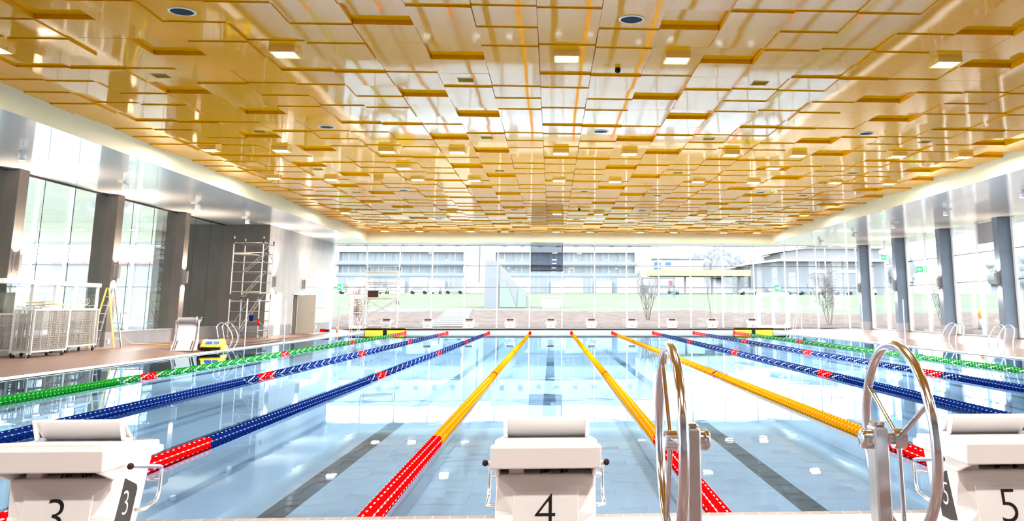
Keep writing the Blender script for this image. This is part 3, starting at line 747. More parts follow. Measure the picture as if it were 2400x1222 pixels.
# ------------------------------------------------------------------ left deck: trolleys, ladders, scaffolds
TRF = mat('trolley frame', (0.50, 0.48, 0.47), rough=0.5, spec=0.2)
TRW = mat('trolley wire', (0.34, 0.31, 0.29), rough=0.6, spec=0.2)
def trolley(x, y, wx, wy, h, zc, label, rz=0, shelves=True):
    t = thing('wire_trolley', label, 'trolley', (x, y, zc), rz, 'white wire trolleys')
    a, c, z0 = wx / 2, wy / 2, .16
    b = MB(); q = .022
    for sx in (-1, 1):
        for sy in (-1, 1): b.box(sx * a - q, sx * a + q, sy * c - q, sy * c + q, z0, h)
    for zz in (z0 + .03, h - .02):
        for s in (-1, 1):
            b.box(-a + q, a - q, s * c - q * .9, s * c + q * .9, zz - q, zz + q * .9); b.box(s * a - q * .9, s * a + q * .9, -c + q, c - q, zz - q, zz + q * .9)
    b.build('frame', TRF, t)
    def panel(ax, s, L):
        b = MB(); w = .0035
        n = int(L / .045)
        for k in range(1, n):
            p = -L / 2 + L * k / n
            if ax == 'x': b.box(s - w, s + w, p - w, p + w, z0 + .05, h - .04)
            else: b.box(p - w, p + w, s - w, s + w, z0 + .05, h - .04)
        m = int((h - z0) / .05)
        for k in range(1, m):
            zz = z0 + (h - z0) * k / m
            if ax == 'x': b.box(s - w, s + w, -L / 2, L / 2, zz - w, zz + w)
            else: b.box(-L / 2, L / 2, s - w, s + w, zz - w, zz + w)
        for k in (1, 2, 3):
            p = -L / 2 + L * k / 4
            if ax == 'x': b.box(s - .008, s + .008, p - .009, p + .009, z0 + .03, h - .03)
            else: b.box(p - .009, p + .009, s - .008, s + .008, z0 + .03, h - .03)
        b.build('wire_panel', TRW, t)
    for s in (-1, 1): panel('x', s * a, wy); panel('y', s * c, wx)
    for zz in (z0 + .03, z0 + (h - z0) * .35, z0 + (h - z0) * .68):
        b = MB(); b.box(-a + .02, a - .02, -c + .02, c - .02, zz - .008, zz + .008); b.build('shelf', GREY, t)
    for sx in (-1, 1):
        for sy in (-1, 1):
            b = MB(); b.cyl((sx * (a - .05) - .02, sy * (c - .06), .055), .055, .04, 'x', 14); w_ = b.build('caster', BLACK, t)
            b = MB(); b.box(sx * (a - .05) - .03, sx * (a - .05) + .03, sy * (c - .06) - .03, sy * (c - .06) + .03, .115, .16); b.box(sx * (a - .05) - .028, sx * (a - .05) - .023, sy * (c - .06) - .02, sy * (c - .06) + .02, .05, .12); b.build('fork', STEEL, w_)
    return t
trolley(-15.47, 20.75, .52, 1.75, 1.33, .135, 'white wire mesh trolley with loose frames piled on top, biggest of the trolleys')
trolley(-16.02, 23.6, .52, 1.72, 1.30, ZD, 'white wire mesh trolley beside the yellow step ladder')
trolley(-16.35, 20.6, .85, .60, 1.18, ZD, 'white wire mesh trolley cut off by the left picture edge')
for k, (dx, dy, dz, w, l, rz, tilt) in enumerate(((0, 0, 0, .5, 1.1, .05, 0), (-.04, -.1, .033, .5, 1.15, -.08, 0), (.02, .12, .087, .48, 1.2, .06, .035), (-.05, .05, .16, .46, 1.1, .2, .035))):
    t = thing('grid_frame', 'pale flat frame lying on the biggest wire trolley, %s of the pile' % ('lowest', 'second', 'third', 'topmost')[k], 'frame', (-15.47 + dx, 20.7 + dy, 1.475 + dz), rz, 'flat frames on the trolley')
    t.rotation_euler = (tilt, 0, rz)
    b = MB(); a, c = w / 2, l / 2
    for q in ((-a, a, -c, -c + .03), (-a, a, c - .03, c), (-a, -a + .03, -c, c), (a - .03, a, -c, c)): b.box(*q, 0, .03)
    b.build('frame', TRF if k < 2 else TIMB, t)
    b = MB()
    for j in range(7): b.box(-a, a, -c + l * (j + 1) / 8 - .012, -c + l * (j + 1) / 8 + .012, .006, .022)
    b.build('bars', TIMB if k > 1 else TRF, t)
t = thing('wire_rack', 'empty white wire rack lying on the trolley beside the step ladder', 'rack', (-16.02, 23.6, ZD + 1.305))
b = MB()
for zz in (.0, .09): b.tube([(-.24, -.8, zz + .006), (.24, -.8, zz + .006), (.24, .8, zz + .006), (-.24, .8, zz + .006)], .006, 6, closed=True)
for x in (-.24, .24):
    for y in (-.8, -.3, .3, .8): b.rod((x, y, 0), (x, y, .1), .005, 0, 6)
b.build('wire_frame', TRF, t)
b = MB()
for k in range(3): b.tube([(.0 + .14 * math.sin(a), .25 + .4 * math.cos(a + k * .5), .22 + .10 * math.cos(2 * a + k)) for a in [2 * PI * j / 20 for j in range(20)]], .005, 6, closed=True)
b.build('loose_wire', TRF, t)

# step ladder
t = thing('step_ladder', 'yellow and aluminium step ladder standing open before the second brown column', 'ladder', (-16.45, 26.55, ZD))
def lrail(x0, x1, y, w0, name, m):
    b = MB(); d = .018
    b.add([(x0 - d, y - .03, 0), (x0 + d, y - .03, 0), (x0 + d, y + .03, 0), (x0 - d, y + .03, 0), (x1 - d, y * w0 - .03, 2.0), (x1 + d, y * w0 - .03, 2.0), (x1 + d, y * w0 + .03, 2.0), (x1 - d, y * w0 + .03, 2.0)],
          [(0, 3, 2, 1), (4, 5, 6, 7), (0, 1, 5, 4), (1, 2, 6, 5), (2, 3, 7, 6), (3, 0, 4, 7)]); b.build(name, m, t)
for y, m in ((-.26, LADY), (.26, ALU)):
    lrail(-.42, -.04, y, .75, 'rail', m); lrail(.42, .04, y, .75, 'rail', m)
for k in range(1, 7):
    f = k * .285 / 2.0; yy = .26 * (1 - .25 * f)
    for s in (-1, 1):
        x = s * (.42 + (.04 - .42) * f); b = MB(); b.box(x - .035, x + .035, -yy, yy, k * .285 - .012, k * .285 + .012); b.build('rung', ALU, t)
b = MB(); b.box(-.07, .07, -.2, .2, 1.98, 2.02, 0, .006); b.build('top_cap', ALU, t)

def tower(name, label, x0, x1, y0, y1, zb, ztop, legs_m, rung, nr, r=.025, diag=()):
    t = thing(name, label, 'scaffold', ((x0 + x1) / 2, (y0 + y1) / 2, zb)); cx, cy = (x0 + x1) / 2, (y0 + y1) / 2
    H = ztop - zb; a, c = (x1 - x0) / 2, (y1 - y0) / 2
    for sx in (-1, 1):
        for sy in (-1, 1):
            b = MB(); b.rod((sx * a, sy * c, .2), (sx * a, sy * c, H), r, 0, 10); lg = b.build('leg', legs_m, t)
            b = MB(); b.cyl((sx * a - .02, sy * c + .02, .075), .075, .04, 'x', 16); b.rod((sx * a, sy * c, .07), (sx * a, sy * c, .24), .018); b.build('caster', GREY, lg)
            for zz in (H * .38, H * .985 - .25):
                b = MB(); b.rod((sx * a, sy * c, zz), (sx * a, sy * c, zz + .22), r * 1.25, 0, 10); b.build('sleeve', DARK, lg)
    return t, a, c, H
t, a, c, H = tower('scaffold_tower', 'tall aluminium scaffold tower on wheels before the dark concrete wall corner', -15.72, -14.40, 36.1, 37.6, ZD, 4.72, ALU, None, 9)
zs = [.30 + .4405 * k for k in range(10)]
for zz in zs:
    for s in (-1, 1):
        b = MB(); b.rod((-a, s * c, zz), (a, s * c, zz), .018); b.build('rung', ALU, t)
for zz in (zs[0], zs[3], zs[7], zs[9]):
    for s in (-1, 1):
        b = MB(); b.rod((s * a, -c, zz + .03), (s * a, c, zz + .03), .017); b.build('side_rail', ALU, t)
for z1, z2 in ((.35, 2.0), (1.85, 3.0), (3.0, 3.85)):
    b = MB(); b.x = Matrix.Identity(4)
    for s in (-.2, .2): b.rod((-.35, s, z1), (.55, s, z2), .03)
    for k in range(6): f = k / 5; b.rod((-.35 + .9 * f, -.2, z1 + (z2 - z1) * f), (-.35 + .9 * f, .2, z1 + (z2 - z1) * f), .012)
    b.build('stair_ladder', ALU, t)
for p0, p1 in (((-a, -c, .80), (-.1, -c, .3)), ((-a, -c, .3), (.1, -c, 1.55)), ((a, -c, .75), (a - .0, c, .3)), ((a, -c, 3.9), (a, c, 4.45)), ((a, c, 3.5), (a, -c, 4.4))):
    b = MB(); b.rod(p0, p1, .017); b.build('brace', ALU, t)
for zz, x0_, x1_ in ((3.75, -a, a * .1), (2.0, -a * .2, a)):
    b = MB(); b.box(x0_, x1_, -c + .1, c - .1, zz, zz + .05); b.build('platform', TIMB, t)
b = MB(); b.box(a - .42, a - .24, -c - .03, -c + .03, .75, 1.02, 0, .02); b.build('hanging_cloth', BLUE, t)
b = MB(); b.rod((a, -c, .55), (a, -c, .85), .03, 0, 10); b.build('warning_tape', RED, t)

t, a, c, H = tower('scaffold_tower', 'slim aluminium scaffold tower with a dark case on it by the far glass wall', -12.72, -10.80, 50.85, 51.75, .255, 4.12, ALU, None, 9, .018)
def zl(v): return v - .255
for zz in (zl(.42), zl(2.07), zl(2.57), zl(2.97), zl(3.07), zl(3.36), zl(3.68), zl(4.08)):
    for s in (-1, 1):
        b = MB(); b.rod((-a, s * c, zz), (a, s * c, zz), .014); b.build('side_rail', ALU, t)
for k in range(9):
    for s in (-1, 1):
        b = MB(); b.rod((s * a, -c, .3 + k * .44), (s * a, c, .3 + k * .44), .014); b.build('rung', ALU, t)
for p0, p1 in (((-a, -c, zl(2.0)), (a, -c, zl(.95))), ((-a, -c, zl(.95)), (a, -c, zl(2.0))), ((-a, c, zl(2.0)), (a, c, zl(.95))), ((-a, c, zl(.95)), (a, c, zl(2.0))), ((-a, -c, zl(.45)), (a, -c, zl(1.2))), ((-a, -c, zl(3.36)), (a, -c, zl(2.5)))):
    b = MB(); b.rod(p0, p1, .013); b.build('brace', ALU, t)
for zz in (zl(2.07), zl(3.68)):
    b = MB(); b.box(-a, a, -c + .03, c - .03, zz + .02, zz + .05); b.build('platform', TIMB, t)
    b = MB(); b.box(-a + .03, a - .03, -c - .012, -c + .012, zz, zz + .09); b.build('toe_board', TIMB, t)
t = thing('case', 'dark brown flat case standing on the slim far scaffold tower', 'case', (-12.28, 51.05, 2.128))
b = MB(); b.box(-.32, .32, -.06, .06, 0, .44, 0, .015); b.build('case_body', BROWN, t)
b = MB(); b.tube([(-.06, 0, .44), (-.05, 0, .47), (.05, 0, .47), (.06, 0, .44)], .01, 6); b.build('handle', ALU, t)

# pool robot and its caddy
CADS = mat('caddy side', (.40, .37, .35), rough=.5)
CADR = mat('caddy ramp', (.46, .41, .37), rough=.5)
CADB = mat('caddy panel', (.52, .54, .58), rough=.4)
t = thing('robot_caddy', 'white pool robot caddy with a grey cable drum and sloping ramp', 'caddy', (-13.52, 25.95, .10), math.radians(12))
for s in (-1, 1):
    b = MB(); b.prism([(-.60, .0), (-.56, .035), (-.16, .30), (-.02, .52), (-.09, .92), (-.03, 1.0), (.08, .98), (.14, .6), (.20, .34), (.06, .03), (.02, 0)], s * .35 - .014, s * .35 + .014, 'x'); b.build('side_panel', CADS, t, bevel=.004)
    b = MB(); b.lathe([(.001, -.012), (.135, -.012), (.135, .012), (.001, .012)], (s * .28, -.02, .98), 'x', 24); b.build('drum_flange', ALU, t)
    b = MB(); b.cyl((s * .40 - .03, .14, .11), .11, .06, 'x', 20); w_ = b.build('wheel', BLACK, t)
    b = MB(); b.cyl((s * .40 - .035, .14, .11), .045, .07, 'x', 14); b.build('wheel_hub', GREY, w_)
b = MB(); b.cyl((-.28, -.02, .98), .10, .56, 'x', 24); b.build('cable_drum', mat('grey wound cable', (.22, .19, .20), rough=.5, noise=.3, scale=40, stretch=(9, .5, .5)), t)
b = MB(); b.prism([(-.14, .31), (-.12, .33), (.06, .88), (.04, .88)], -.28, .28, 'x'); bp_ = b.build('back_panel', CADB, t)
b = MB(); b.prism([(-.098, .395), (-.1, .397), (-.088, .435), (-.086, .433)], -.12, .12, 'x'); b.prism([(-.103, .39), (-.105, .392), (-.09, .44), (-.088, .438)], -.26, -.22, 'x'); b.build('label_strip', GREY, bp_)
b = MB(); b.prism([(-.62, .0), (-.62, .02), (-.16, .31), (-.14, .29)], -.28, .28, 'x'); b.build('ramp', CADR, t)
for s in (-1, 1):
    b = MB(); b.prism([(-.60, .034), (-.6, .042), (-.16, .322), (-.158, .312)], s * .24 - .018, s * .24 + .018, 'x'); b.build('ramp_strip', DARK, t)
b = MB(); b.tube([(-.33, .18, .86), (-.36, .42, 1.0), (-.33, .46, 1.02), (.33, .46, 1.02), (.36, .42, 1.0), (.33, .18, .86)], .016, 8); b.build('push_handle', CHROME, t)
b = MB(); b.tube([(.36, -.02, .98), (.42, -.02, .98), (.42, -.08, 1.08), (.48, -.08, 1.08)], .012, 8); b.build('crank', CHROME, t)

t = thing('pool_robot', 'yellow pool cleaning robot with blue windows beside the white caddy', 'robot', (-12.93, 26.86, .062), math.radians(4))
b = MB()
b.prism([(-.42, .10), (-.44, .17), (-.36, .20), (-.30, .30), (-.20, .36), (.15, .38), (.30, .32), (.38, .2), (.40, .1)], -.32, .32, 'x'); bd = b.build('shell', ROBY, t, bevel=.03)
for x0, x1 in ((-.17, .05), (.09, .27)):
    b = MB(); b.prism([(-.305, .302), (-.31, .308), (-.372, .205), (-.366, .2)], x0, x1, 'x'); b.build('window', ROBB, t)
b = MB(); b.box(-.30, .30, -.47, -.43, .11, .17, 0, .012); b.build('bumper', ROBY, t)
for s in (-1, 1):
    b = MB(); b.box(s * .345 - .035, s * .345 + .035, -.36, .36, .02, .16, 0, .03); b.build('track', ROBY if s > 0 else DARK, t)
b = MB(); b.cyl((-.31, -.36, .07), .06, .62, 'x', 16); b.build('brush', BLACK, t)
b = MB(); b.prism([(-.1, .37), (-.05, .43), (.12, .43), (.18, .37)], -.2, .12, 'x'); b.build('handle', DARK, t)

def hose(name, pts, r, m, label, cat):
    P = [Vector(p) for p in pts]
    for _ in range(3):
        Q = [P[0]]
        for a, c in zip(P, P[1:]): Q += [a * .75 + c * .25, a * .25 + c * .75]
        P = Q + [P[-1]]
    b = MB(); b.tube(P, r, 8); o = b.build(name, m); tag(o, label, cat); return o
zd = ZD + .016
hose('garden_hose', [(-16.84, 27.75, .70), (-16.82, 28.0, .72), (-16.80, 28.4, .55), (-16.7, 28.9, .22), (-16.3, 29.2, zd), (-15.6, 28.9, zd), (-14.9, 28.2, zd), (-14.5, 27.2, .16), (-14.2, 26.2, .15), (-14.0, 26.6, .3), (-13.9, 26.5, .7)], .013, HOSE, 'yellow garden hose hanging over the grey plinth and running to the caddy', 'hose')
hose('power_cable', [(-13.35, 27.15, .12), (-13.45, 28.8, .12), (-13.6, 30.5, .14), (-13.3, 33.0, .12), (-13.5, 36.0, .14), (-13.2, 40.0, .12), (-13.5, 44.0, .14), (-13.8, 47.6, .15)], .016, DARK, 'long dark cable lying along the left deck past the scaffold', 'cable')
hose('power_cable', [(-13.15, 27.1, .10), (-13.2, 29.0, .09), (-13.0, 31.5, .065), (-12.99, 34.0, .065), (-13.2, 35.5, .09), (-13.25, 35.8, .09)], .014, BLACK, 'thin black cable close to the left pool edge near the robot', 'cable')
t = thing('toolbox', 'small red and black toolbox on the deck by the far left wall', 'toolbox', (-14.3, 47.6, .158))
b = MB(); b.box(-.22, .05, -.1, .1, 0, .16, 0, .02); b.build('lid', RED, t)
b = MB(); b.box(.07, .3, -.1, .1, 0, .13, 0, .02); b.build('tray', BLACK, t)
t = thing('bottle', 'small orange and white bottle on the deck in the far left corner', 'bottle', (-13.75, 48.4, .11))
b = MB(); b.lathe([(.001, 0), (.06, 0), (.06, .17), (.03, .22)], n=12); b.build('bottle_body', ORANGE, t)
b = MB(); b.lathe([(.032, .22), (.032, .30), (.001, .30)], n=12); b.build('cap', WHITE, t)
t = thing('socket_outlet', 'white double socket on the grey plinth above the red toolbox', 'socket', (-14.935, 48.1, .42))
b = MB(); b.box(0, .05, -.08, .08, -.11, .11, 0, .006); b.build('box', WHITE, t)
b = MB()
for zz in (-.05, .05): b.cyl((.045, 0, zz), .032, .012, 'x', 14)
b.build('insert', GREY, t)
t = thing('socket_outlet', 'white socket on the plinth of the column behind the step ladder', 'socket', (-16.745, 27.34, .33))
b = MB(); b.box(0, .04, -.05, .05, -.08, .08, 0, .006); b.build('box', WHITE, t)

# exit signs, display
def exit_sign(loc, rz, label, w=.36, h=.36, rod=0, box_=True):
    t = thing('exit_sign', label, 'sign', loc, rz, 'green emergency exit signs')
    b = MB(); b.box(-w / 2, w / 2, -.02, .02, -h / 2, h / 2, 0, .004); b.build('sign_panel', SIGNG, t)
    b = MB(); y0, y1 = -.0235, -.0205; k = h / .36; dx = .25 * w - .0
    b.prism([(-.5 * w * .9, 0), (-.22 * w, .28 * h), (-.22 * w, .1 * h), (-.02 * w, .1 * h), (-.02 * w, -.1 * h), (-.22 * w, -.1 * h), (-.22 * w, -.28 * h)], y0, y1, 'y')
    b.box(.12 * w, .42 * w, y0, y1, -.36 * h, .36 * h); b.build('exit_symbol', SIGNW, t)
    b = MB(); b.box(.20 * w, .30 * w, y0 - .002, y0, -.2 * h, .2 * h); b.build('running_figure', SIGNG, t)
    if rod:
        for s in (-.3, .3):
            b = MB(); b.rod((s * w, 0, h / 2), (s * w, 0, h / 2 + rod), .006, 0, 6); b.build('hanger', STEEL, t)
    else:
        b = MB(); b.box(-.05, .05, .02, .1, -.05, .05); b.build('bracket', ALU, t)
exit_sign((-14.5, 51.95, 2.80), 0, 'green exit sign on the far glass wall at its left end')
exit_sign((13.37, 51.95, 2.77), 0, 'green exit sign above the far double glass door')
exit_sign((16.6, 36.9, 3.34), 0, 'green exit sign hanging before the windows between two sky tinted columns', .5, .28, 2.02)
exit_sign((17.3, 43.4, 4.28), 0, 'faint green exit sign hanging high near the farthest window column', .4, .25, 1.22)
t = thing('display_board', 'large dark glossy display panel at the top middle of the far glass wall', 'display', (-1.545, 52.05, 3.82))
b = MB(); b.quad((-1.0, 0, .04), (1.0, 0, .04), (1.0, 0, 1.66), (-1.0, 0, 1.66)); b.build('screen', SCREEN, t, fix=False)
b = MB()
for q in ((-1.02, 1.02, 0, .05), (-1.02, -.995, 0, 1.67), (.995, 1.02, 0, 1.67)): b.box(q[0], q[1], -.04, .05, q[2], q[3])
b.build('frame', BLACK, t)
# wall lamps on the far mullions
for k, i in enumerate((4, 6, 8, 10, 12, 14)):
    pass

# side hall: round standing table
t = thing('standing_table', 'white round topped table in the hall behind the left windows', 'table', (-24.6, 45.0, .16))
b = MB(); b.lathe([(.001, 1.05), (.45, 1.05), (.45, 1.09), (.001, 1.09)], n=24); b.build('tabletop', WHITE, t)
b = MB(); b.rod((0, 0, .02), (0, 0, 1.05), .035); b.build('pedestal', STEEL, t)
b = MB(); b.lathe([(.3, 0), (.28, .03), (.04, .05)], n=20); b.build('base', STEEL, t)

# ------------------------------------------------------------------ outdoors
def ss(a, b, v):
    v = max(0, min(1, (v - a) / (b - a))); return v * v * (3 - 2 * v)
def gz(x, y):
    d = max(y - 52.6, (x - 19.4) * .9 if x > 19 else -1, 0)
    z = .12 + min(d, 38) / 38 * 1.35 + max(0, min(d - 38, 110)) / 110 * 3.5
    if x < -20: z = z * (1 - ss(20, 26, -x)) + (-.9 + ss(30, 140, d) * 5.4) * ss(20, 26, -x)
    return z
def terrain(name, xs, ys, m, dz=0, noise=0, inside=None):
    b = MB(); vs = []; fs = []; nx = len(xs)
    for y in ys:
        for x in xs: vs.append((x, y, gz(x, y) + dz + R.uniform(-noise, noise)))
    for j in range(len(ys) - 1):
        for i in range(nx - 1):
            if inside and not inside((xs[i] + xs[i + 1]) / 2, (ys[j] + ys[j + 1]) / 2): continue
            fs.append((j * nx + i, j * nx + i + 1, (j + 1) * nx + i + 1, (j + 1) * nx + i))
    b.add(vs, fs, 0, True); o = b.build(name, m, fix=False); o['kind'] = 'structure'; return o
def rng(a, b, s):
    n = max(1, round((b - a) / s)); return [a + (b - a) * i / n for i in range(n + 1)]
far_ok = lambda x, y: y > 52.4 or x > 19.3
terrain('lawn', rng(-160, 19.35, 8) + rng(20, 330, 7), rng(-60, 52.45, 7) + rng(53, 440, 7), GRASS, 0, .03, far_ok)
terrain('earth_bank', rng(-19, 19.35, .6) + rng(20, 46, .7), rng(0, 52.45, 1.2) + rng(53, 86, .6), SOIL, .05, .05, lambda x, y: (y > 52.4 or x > 19.3) and max(y - 52.6, (x - 19.4) * .9) < 30 - 2 * math.sin(x * .3) - (6 if x > 14 else 0))
mb = MB()
for k in range(13):
    y = 54.5 + k * 2.6; x = -8.2 - k * .19; mb.box(x - 1.15, x + 1.15, y, y + 2.5, gz(x, y) - .3, gz(x, y + 1.3) + .13, 0, .01)
o = mb.build('stepped_path', PAVE); o['kind'] = 'structure'; o['label'] = 'broad pale steps climbing the earth bank outside'
mb = MB(); mb.box(-19, 45, 85.5, 88, gz(0, 86) - .2, gz(0, 87) + .12); o = mb.build('footpath', PAVE); o['kind'] = 'structure'

# long apartment block
def apartment(x0, x1, y, nwin, label):
    t = thing('apartment_block', label, 'building', ((x0 + x1) / 2, y, 4.4)); a = (x1 - x0) / 2
    b = MB(); b.box(-a, a, 0, 12, 0, 4.2); b.box(-a, a, 0, 12, 9.75, 15.5); b.box(-a, -a + .5, 0, 1.19, 4.2, 9.75); b.box(a - .5, a, 0, 1.19, 4.2, 9.75); b.box(-a, a, 1.2, 12, 4.2, 9.75); b.build('wall', RENDER, t)
    for z0, z1 in ((4.75, 6.75), (7.3, 9.7), (.6, 4.0)):
        w = (2 * a - 1) / nwin
        for k in range(nwin):
            xa = -a + .5 + k * w
            if z0 < 1 and k % 3 == 1: continue
            b = MB(); yy = -.05 if z0 < 1 else 1.0
            b.box(xa + .08, xa + w - .08, yy, yy + .15, z0, z1); wd = b.build('window', BGLASS, t)
            b = MB(); b.box(xa + w * .5 - .07, xa + w * .5 + .07, yy - .05, yy, z0, z1); b.box(xa + w * .2 - .05, xa + w * .2 + .05, yy - .05, yy, z0, z1); b.build('window_frame', RENDER, wd)
    for z in (4.15, 6.8):
        b = MB(); b.box(-a, a, -.2, 1.2, z, z + .22); b.build('balcony_slab', BBAND, t)
        b = MB(); b.box(-a, a, -.2, -.12, z + .22, z + .9); b.build('balcony_rail', BGLASS, t)
    for k in range(int(a / 2)):
        x = -a + 2 + k * 4.1; b = MB(); b.box(x, x + 1.0, -.06, .02, 11.0, 12.0); b.build('window', BBAND, t)
    for k in range(3):
        x = -a + 3 + k * a * .62; b = MB(); b.box(x, x + 3.6, -1.4, -.06, .3, 3.2); b.build('entrance_box', RENDER, t)
    return t
apartment(-50, -20.9, 200, 7, 'white apartment block with blue glazed balconies, farther left of the two')
apartment(-14.6, 18.4, 200, 8, 'white apartment block with blue glazed balconies behind the display panel')
t = thing('stair_tower', 'plain white stair tower joining the two apartment blocks', 'building', (-17.8, 202, 4.4))
b = MB(); b.box(-3.1, 3.1, 0, 8, 0, 15); b.build('wall', RENDER, t)
b = MB(); b.box(-.25, .05, -.06, .0, 3.0, 15); b.build('window_slit', BBAND, t)
t = thing('end_wing', 'plain white end wing at the right of the apartment blocks', 'building', (20.2, 202, 4.4))
b = MB(); b.box(-1.8, 1.8, 0, 8, 0, 14.6); b.build('wall', RENDER, t)
b = MB(); b.box(-.9, .9, -.05, 0, .2, 2.4); b.build('door', BBAND, t)
# white shop house, canopy, halls
t = thing('shop_house', 'low white commercial house with blue signs beyond the lawn', 'building', (30, 214, 4.8))
b = MB(); b.box(-6.2, 6.2, 0, 9, 0, 8.6); b.build('wall', RENDER, t)
b = MB(); b.box(-6.5, 6.5, -.4, 9.4, 8.6, 8.9); b.build('roof', BGREY, t)
for x0, x1, z0, z1 in ((-6, -4.4, 6.2, 6.6), (-6, -4.4, 7.2, 7.9), (-3.2, -1.8, 7.2, 7.9)):
    b = MB(); b.box(x0, x1, -.1, 0, z0, z1); b.build('sign', SIGNB, t)
for k in range(7):
    b = MB(); b.box(-5.2 + k * 1.6, -4.3 + k * 1.6, -.06, 0, 4.6, 5.6); b.build('window', BGLASS, t)
b = MB(); b.box(-2.4, -1.5, -.1, 0, 1.4, 3.4); b.build('sign', SIGNR, t)
t = thing('fuel_canopy', 'long pale yellow fuel station canopy beyond the lawn', 'canopy', (31, 190, 4.4))
b = MB(); b.box(-11, 11, -3, 4, 4.0, 5.3); b.build('roof', YCAN, t)
for x in (-9, -3, 3, 9):
    b = MB(); b.box(x - .2, x + .2, -.2, .2, 0, 4.0); b.build('post', BPALE, t)
t = thing('sales_hall', 'grey blue sales hall with overhanging flat roof and a lower front part', 'building', (58, 192, 4.4))
b = MB(); b.prism([(-15, 0), (-15, 6.6), (-9, 7.4), (16, 7.4), (16, 0)], 0, 20, 'y'); b.build('wall', BGREY, t)
b = MB(); b.prism([(-16.5, 6.5), (-16.5, 6.9), (-9, 7.9), (16, 7.9), (16, 7.4), (-9, 7.4)], -1.5, 20, 'y'); b.build('roof', RENDER, t)
b = MB(); b.prism([(-7, 7.9), (-7, 9.6), (-1, 10.6), (16, 10.6), (16, 7.9)], 4, 20, 'y'); b.build('upper_wall', BPALE, t)
b = MB(); b.prism([(-9, 9.5), (-9, 9.9), (-1, 11.0), (18, 11.0), (18, 10.6), (-1, 10.6)], 3, 21, 'y'); b.build('upper_roof', RENDER, t)
for x0, x1, z0, z1 in ((-1, 1.8, 4.9, 5.6), (4, 12, 4.9, 5.6)):
    b = MB(); b.box(x0, x1, -.15, 0, z0, z1); b.build('sign', RENDER, t)
for k in range(3):
    b = MB(); b.box(-12 + k * 6, -8.4 + k * 6, -.08, 0, .4, 2.8); b.build('shop_window', BGLASS, t)
# climbing tower and container on the lawn
t = thing('play_tower', 'grey sloped play tower with pale green slides on the lawn', 'tower', (-6, 92, gz(-6, 92) - .2))
b = MB(); b.prism([(-2.4, 0), (-2.4, 5.5), (-1.1, 5.1), (2.2, 1.5), (2.4, 0)], 0, 4, 'y'); b.build('body', BPALE, t)
b = MB(); b.box(-2.42, -.95, -.12, 0, 0, 5.2); b.build('front_panel', BGREY, t)
b = MB(); b.prism([(-.8, .3), (-.8, 2.8), (-.2, 3.0), (1.0, .3)], -.1, 0, 'y'); b.build('slide', SLIDE, t)
b = MB(); b.prism([(1.1, .3), (1.2, 2.2), (2.0, 2.2), (2.1, .3)], -.1, 0, 'y'); b.build('slide', SLIDE, t)
t = thing('container', 'white box container with a lid on the lawn under the display panel', 'container', (-1.25, 92, gz(-1, 92) - .1))
b = MB(); b.prism([(-.95, 0), (-1.1, 1.2), (1.1, 1.2), (.95, 0)], 0, 1.6, 'y'); b.build('body', RENDER, t)
b = MB(); b.box(-1.2, 1.2, -.1, 1.7, 1.2, 1.35); b.build('lid', RENDER, t)
t = thing('notice_stand', 'grey framed stand with white panels on the far lawn edge behind a bare tree', 'sign', (17.3, 150, gz(17, 150)))
for x in (-2.8, 0, 2.8):
    b = MB(); b.box(x - .1, x + .1, 0, .15, 0, 3.4); b.build('post', BBAND, t)
for z in (.4, 1.8, 3.2):
    b = MB(); b.box(-2.8, 2.8, 0, .12, z, z + .25); b.build('rail', BBAND, t)
# cars
def car_proto(k):
    t = thing('car', 'x', 'car')
    b = MB(); b.prism([(-2.1, .35), (-2.1, .85), (-1.6, .95), (-1.0, 1.45), (.7, 1.48), (1.3, .98), (2.05, .85), (2.1, .35)], -.85, .85, 'y'); b.build('body', CARM[k], t, bevel=.06)
    b = MB(); b.prism([(-1.45, .98), (-.95, 1.40), (.65, 1.42), (1.15, .98)], -.87, .87, 'y'); b.build('windows', CARG, t)
    for x in (-1.3, 1.3):
        for s in (-1, 1): b = MB(); b.cyl((x, s * .84 - .1, .33), .33, .2, 'y', 14); b.build('wheel', BLACK, t)
    return t
CP = [None] * 3
cars = [(-29.5, 188, 1), (-25.8, 188, 0), (-22, 188, 1), (-37, 188, 0), (-47, 188, 1), (24, 180, 2), (39, 176, 1), (43.5, 176, 2), (48.5, 176, 2), (53, 176, 1), (58.5, 176, 2), (64, 176, 0)]
for i, (x, y, k) in enumerate(cars):
    lb = '%s car parked beyond the lawn, %s from the left' % (('white', 'silver', 'blue')[k], ORD[sorted(cars).index((x, y, k))])
    if CP[k] is None: CP[k] = car_proto(k); CP[k].location = (x, y, gz(x, y)); CP[k]['label'] = lb; CP[k]['group'] = 'cars parked beyond the lawn'; CP[k].rotation_euler.z = PI / 2 * (i % 2)
    else: dup(CP[k], (x, y, gz(x, y)), PI / 2 * (i % 2), lb, 'cars parked beyond the lawn')
def van(x, y, label):
    t = thing('van', label, 'van', (x, y, gz(x, y)))
    b = MB(); b.prism([(-2.3, .3), (-2.3, 1.95), (1.0, 2.0), (1.75, 1.15), (2.35, .95), (2.4, .3)], -.95, .95, 'y'); b.build('body', CARM[0], t, bevel=.06)
    for q in ([(.1, 1.1), (.1, 1.8), (.95, 1.82), (1.55, 1.12)], [(-1.9, 1.1), (-1.9, 1.75), (-.8, 1.78), (-.8, 1.1)], [(-.7, 1.1), (-.7, 1.78), (-.05, 1.8), (-.05, 1.1)]):
        b = MB(); b.prism(q, -.97, .97, 'y'); b.build('side_window', CARG, t)
    for xx in (-1.4, 1.5):
        for s in (-1, 1): b = MB(); b.cyl((xx, s * .9 - .1, .36), .36, .2, 'y', 16); b.build('wheel', BLACK, t)
van(-39.0, 74, 'white van parked outside behind the left windows, farther left'); van(-33.2, 73, 'white van parked outside behind the left windows next to a brown column')

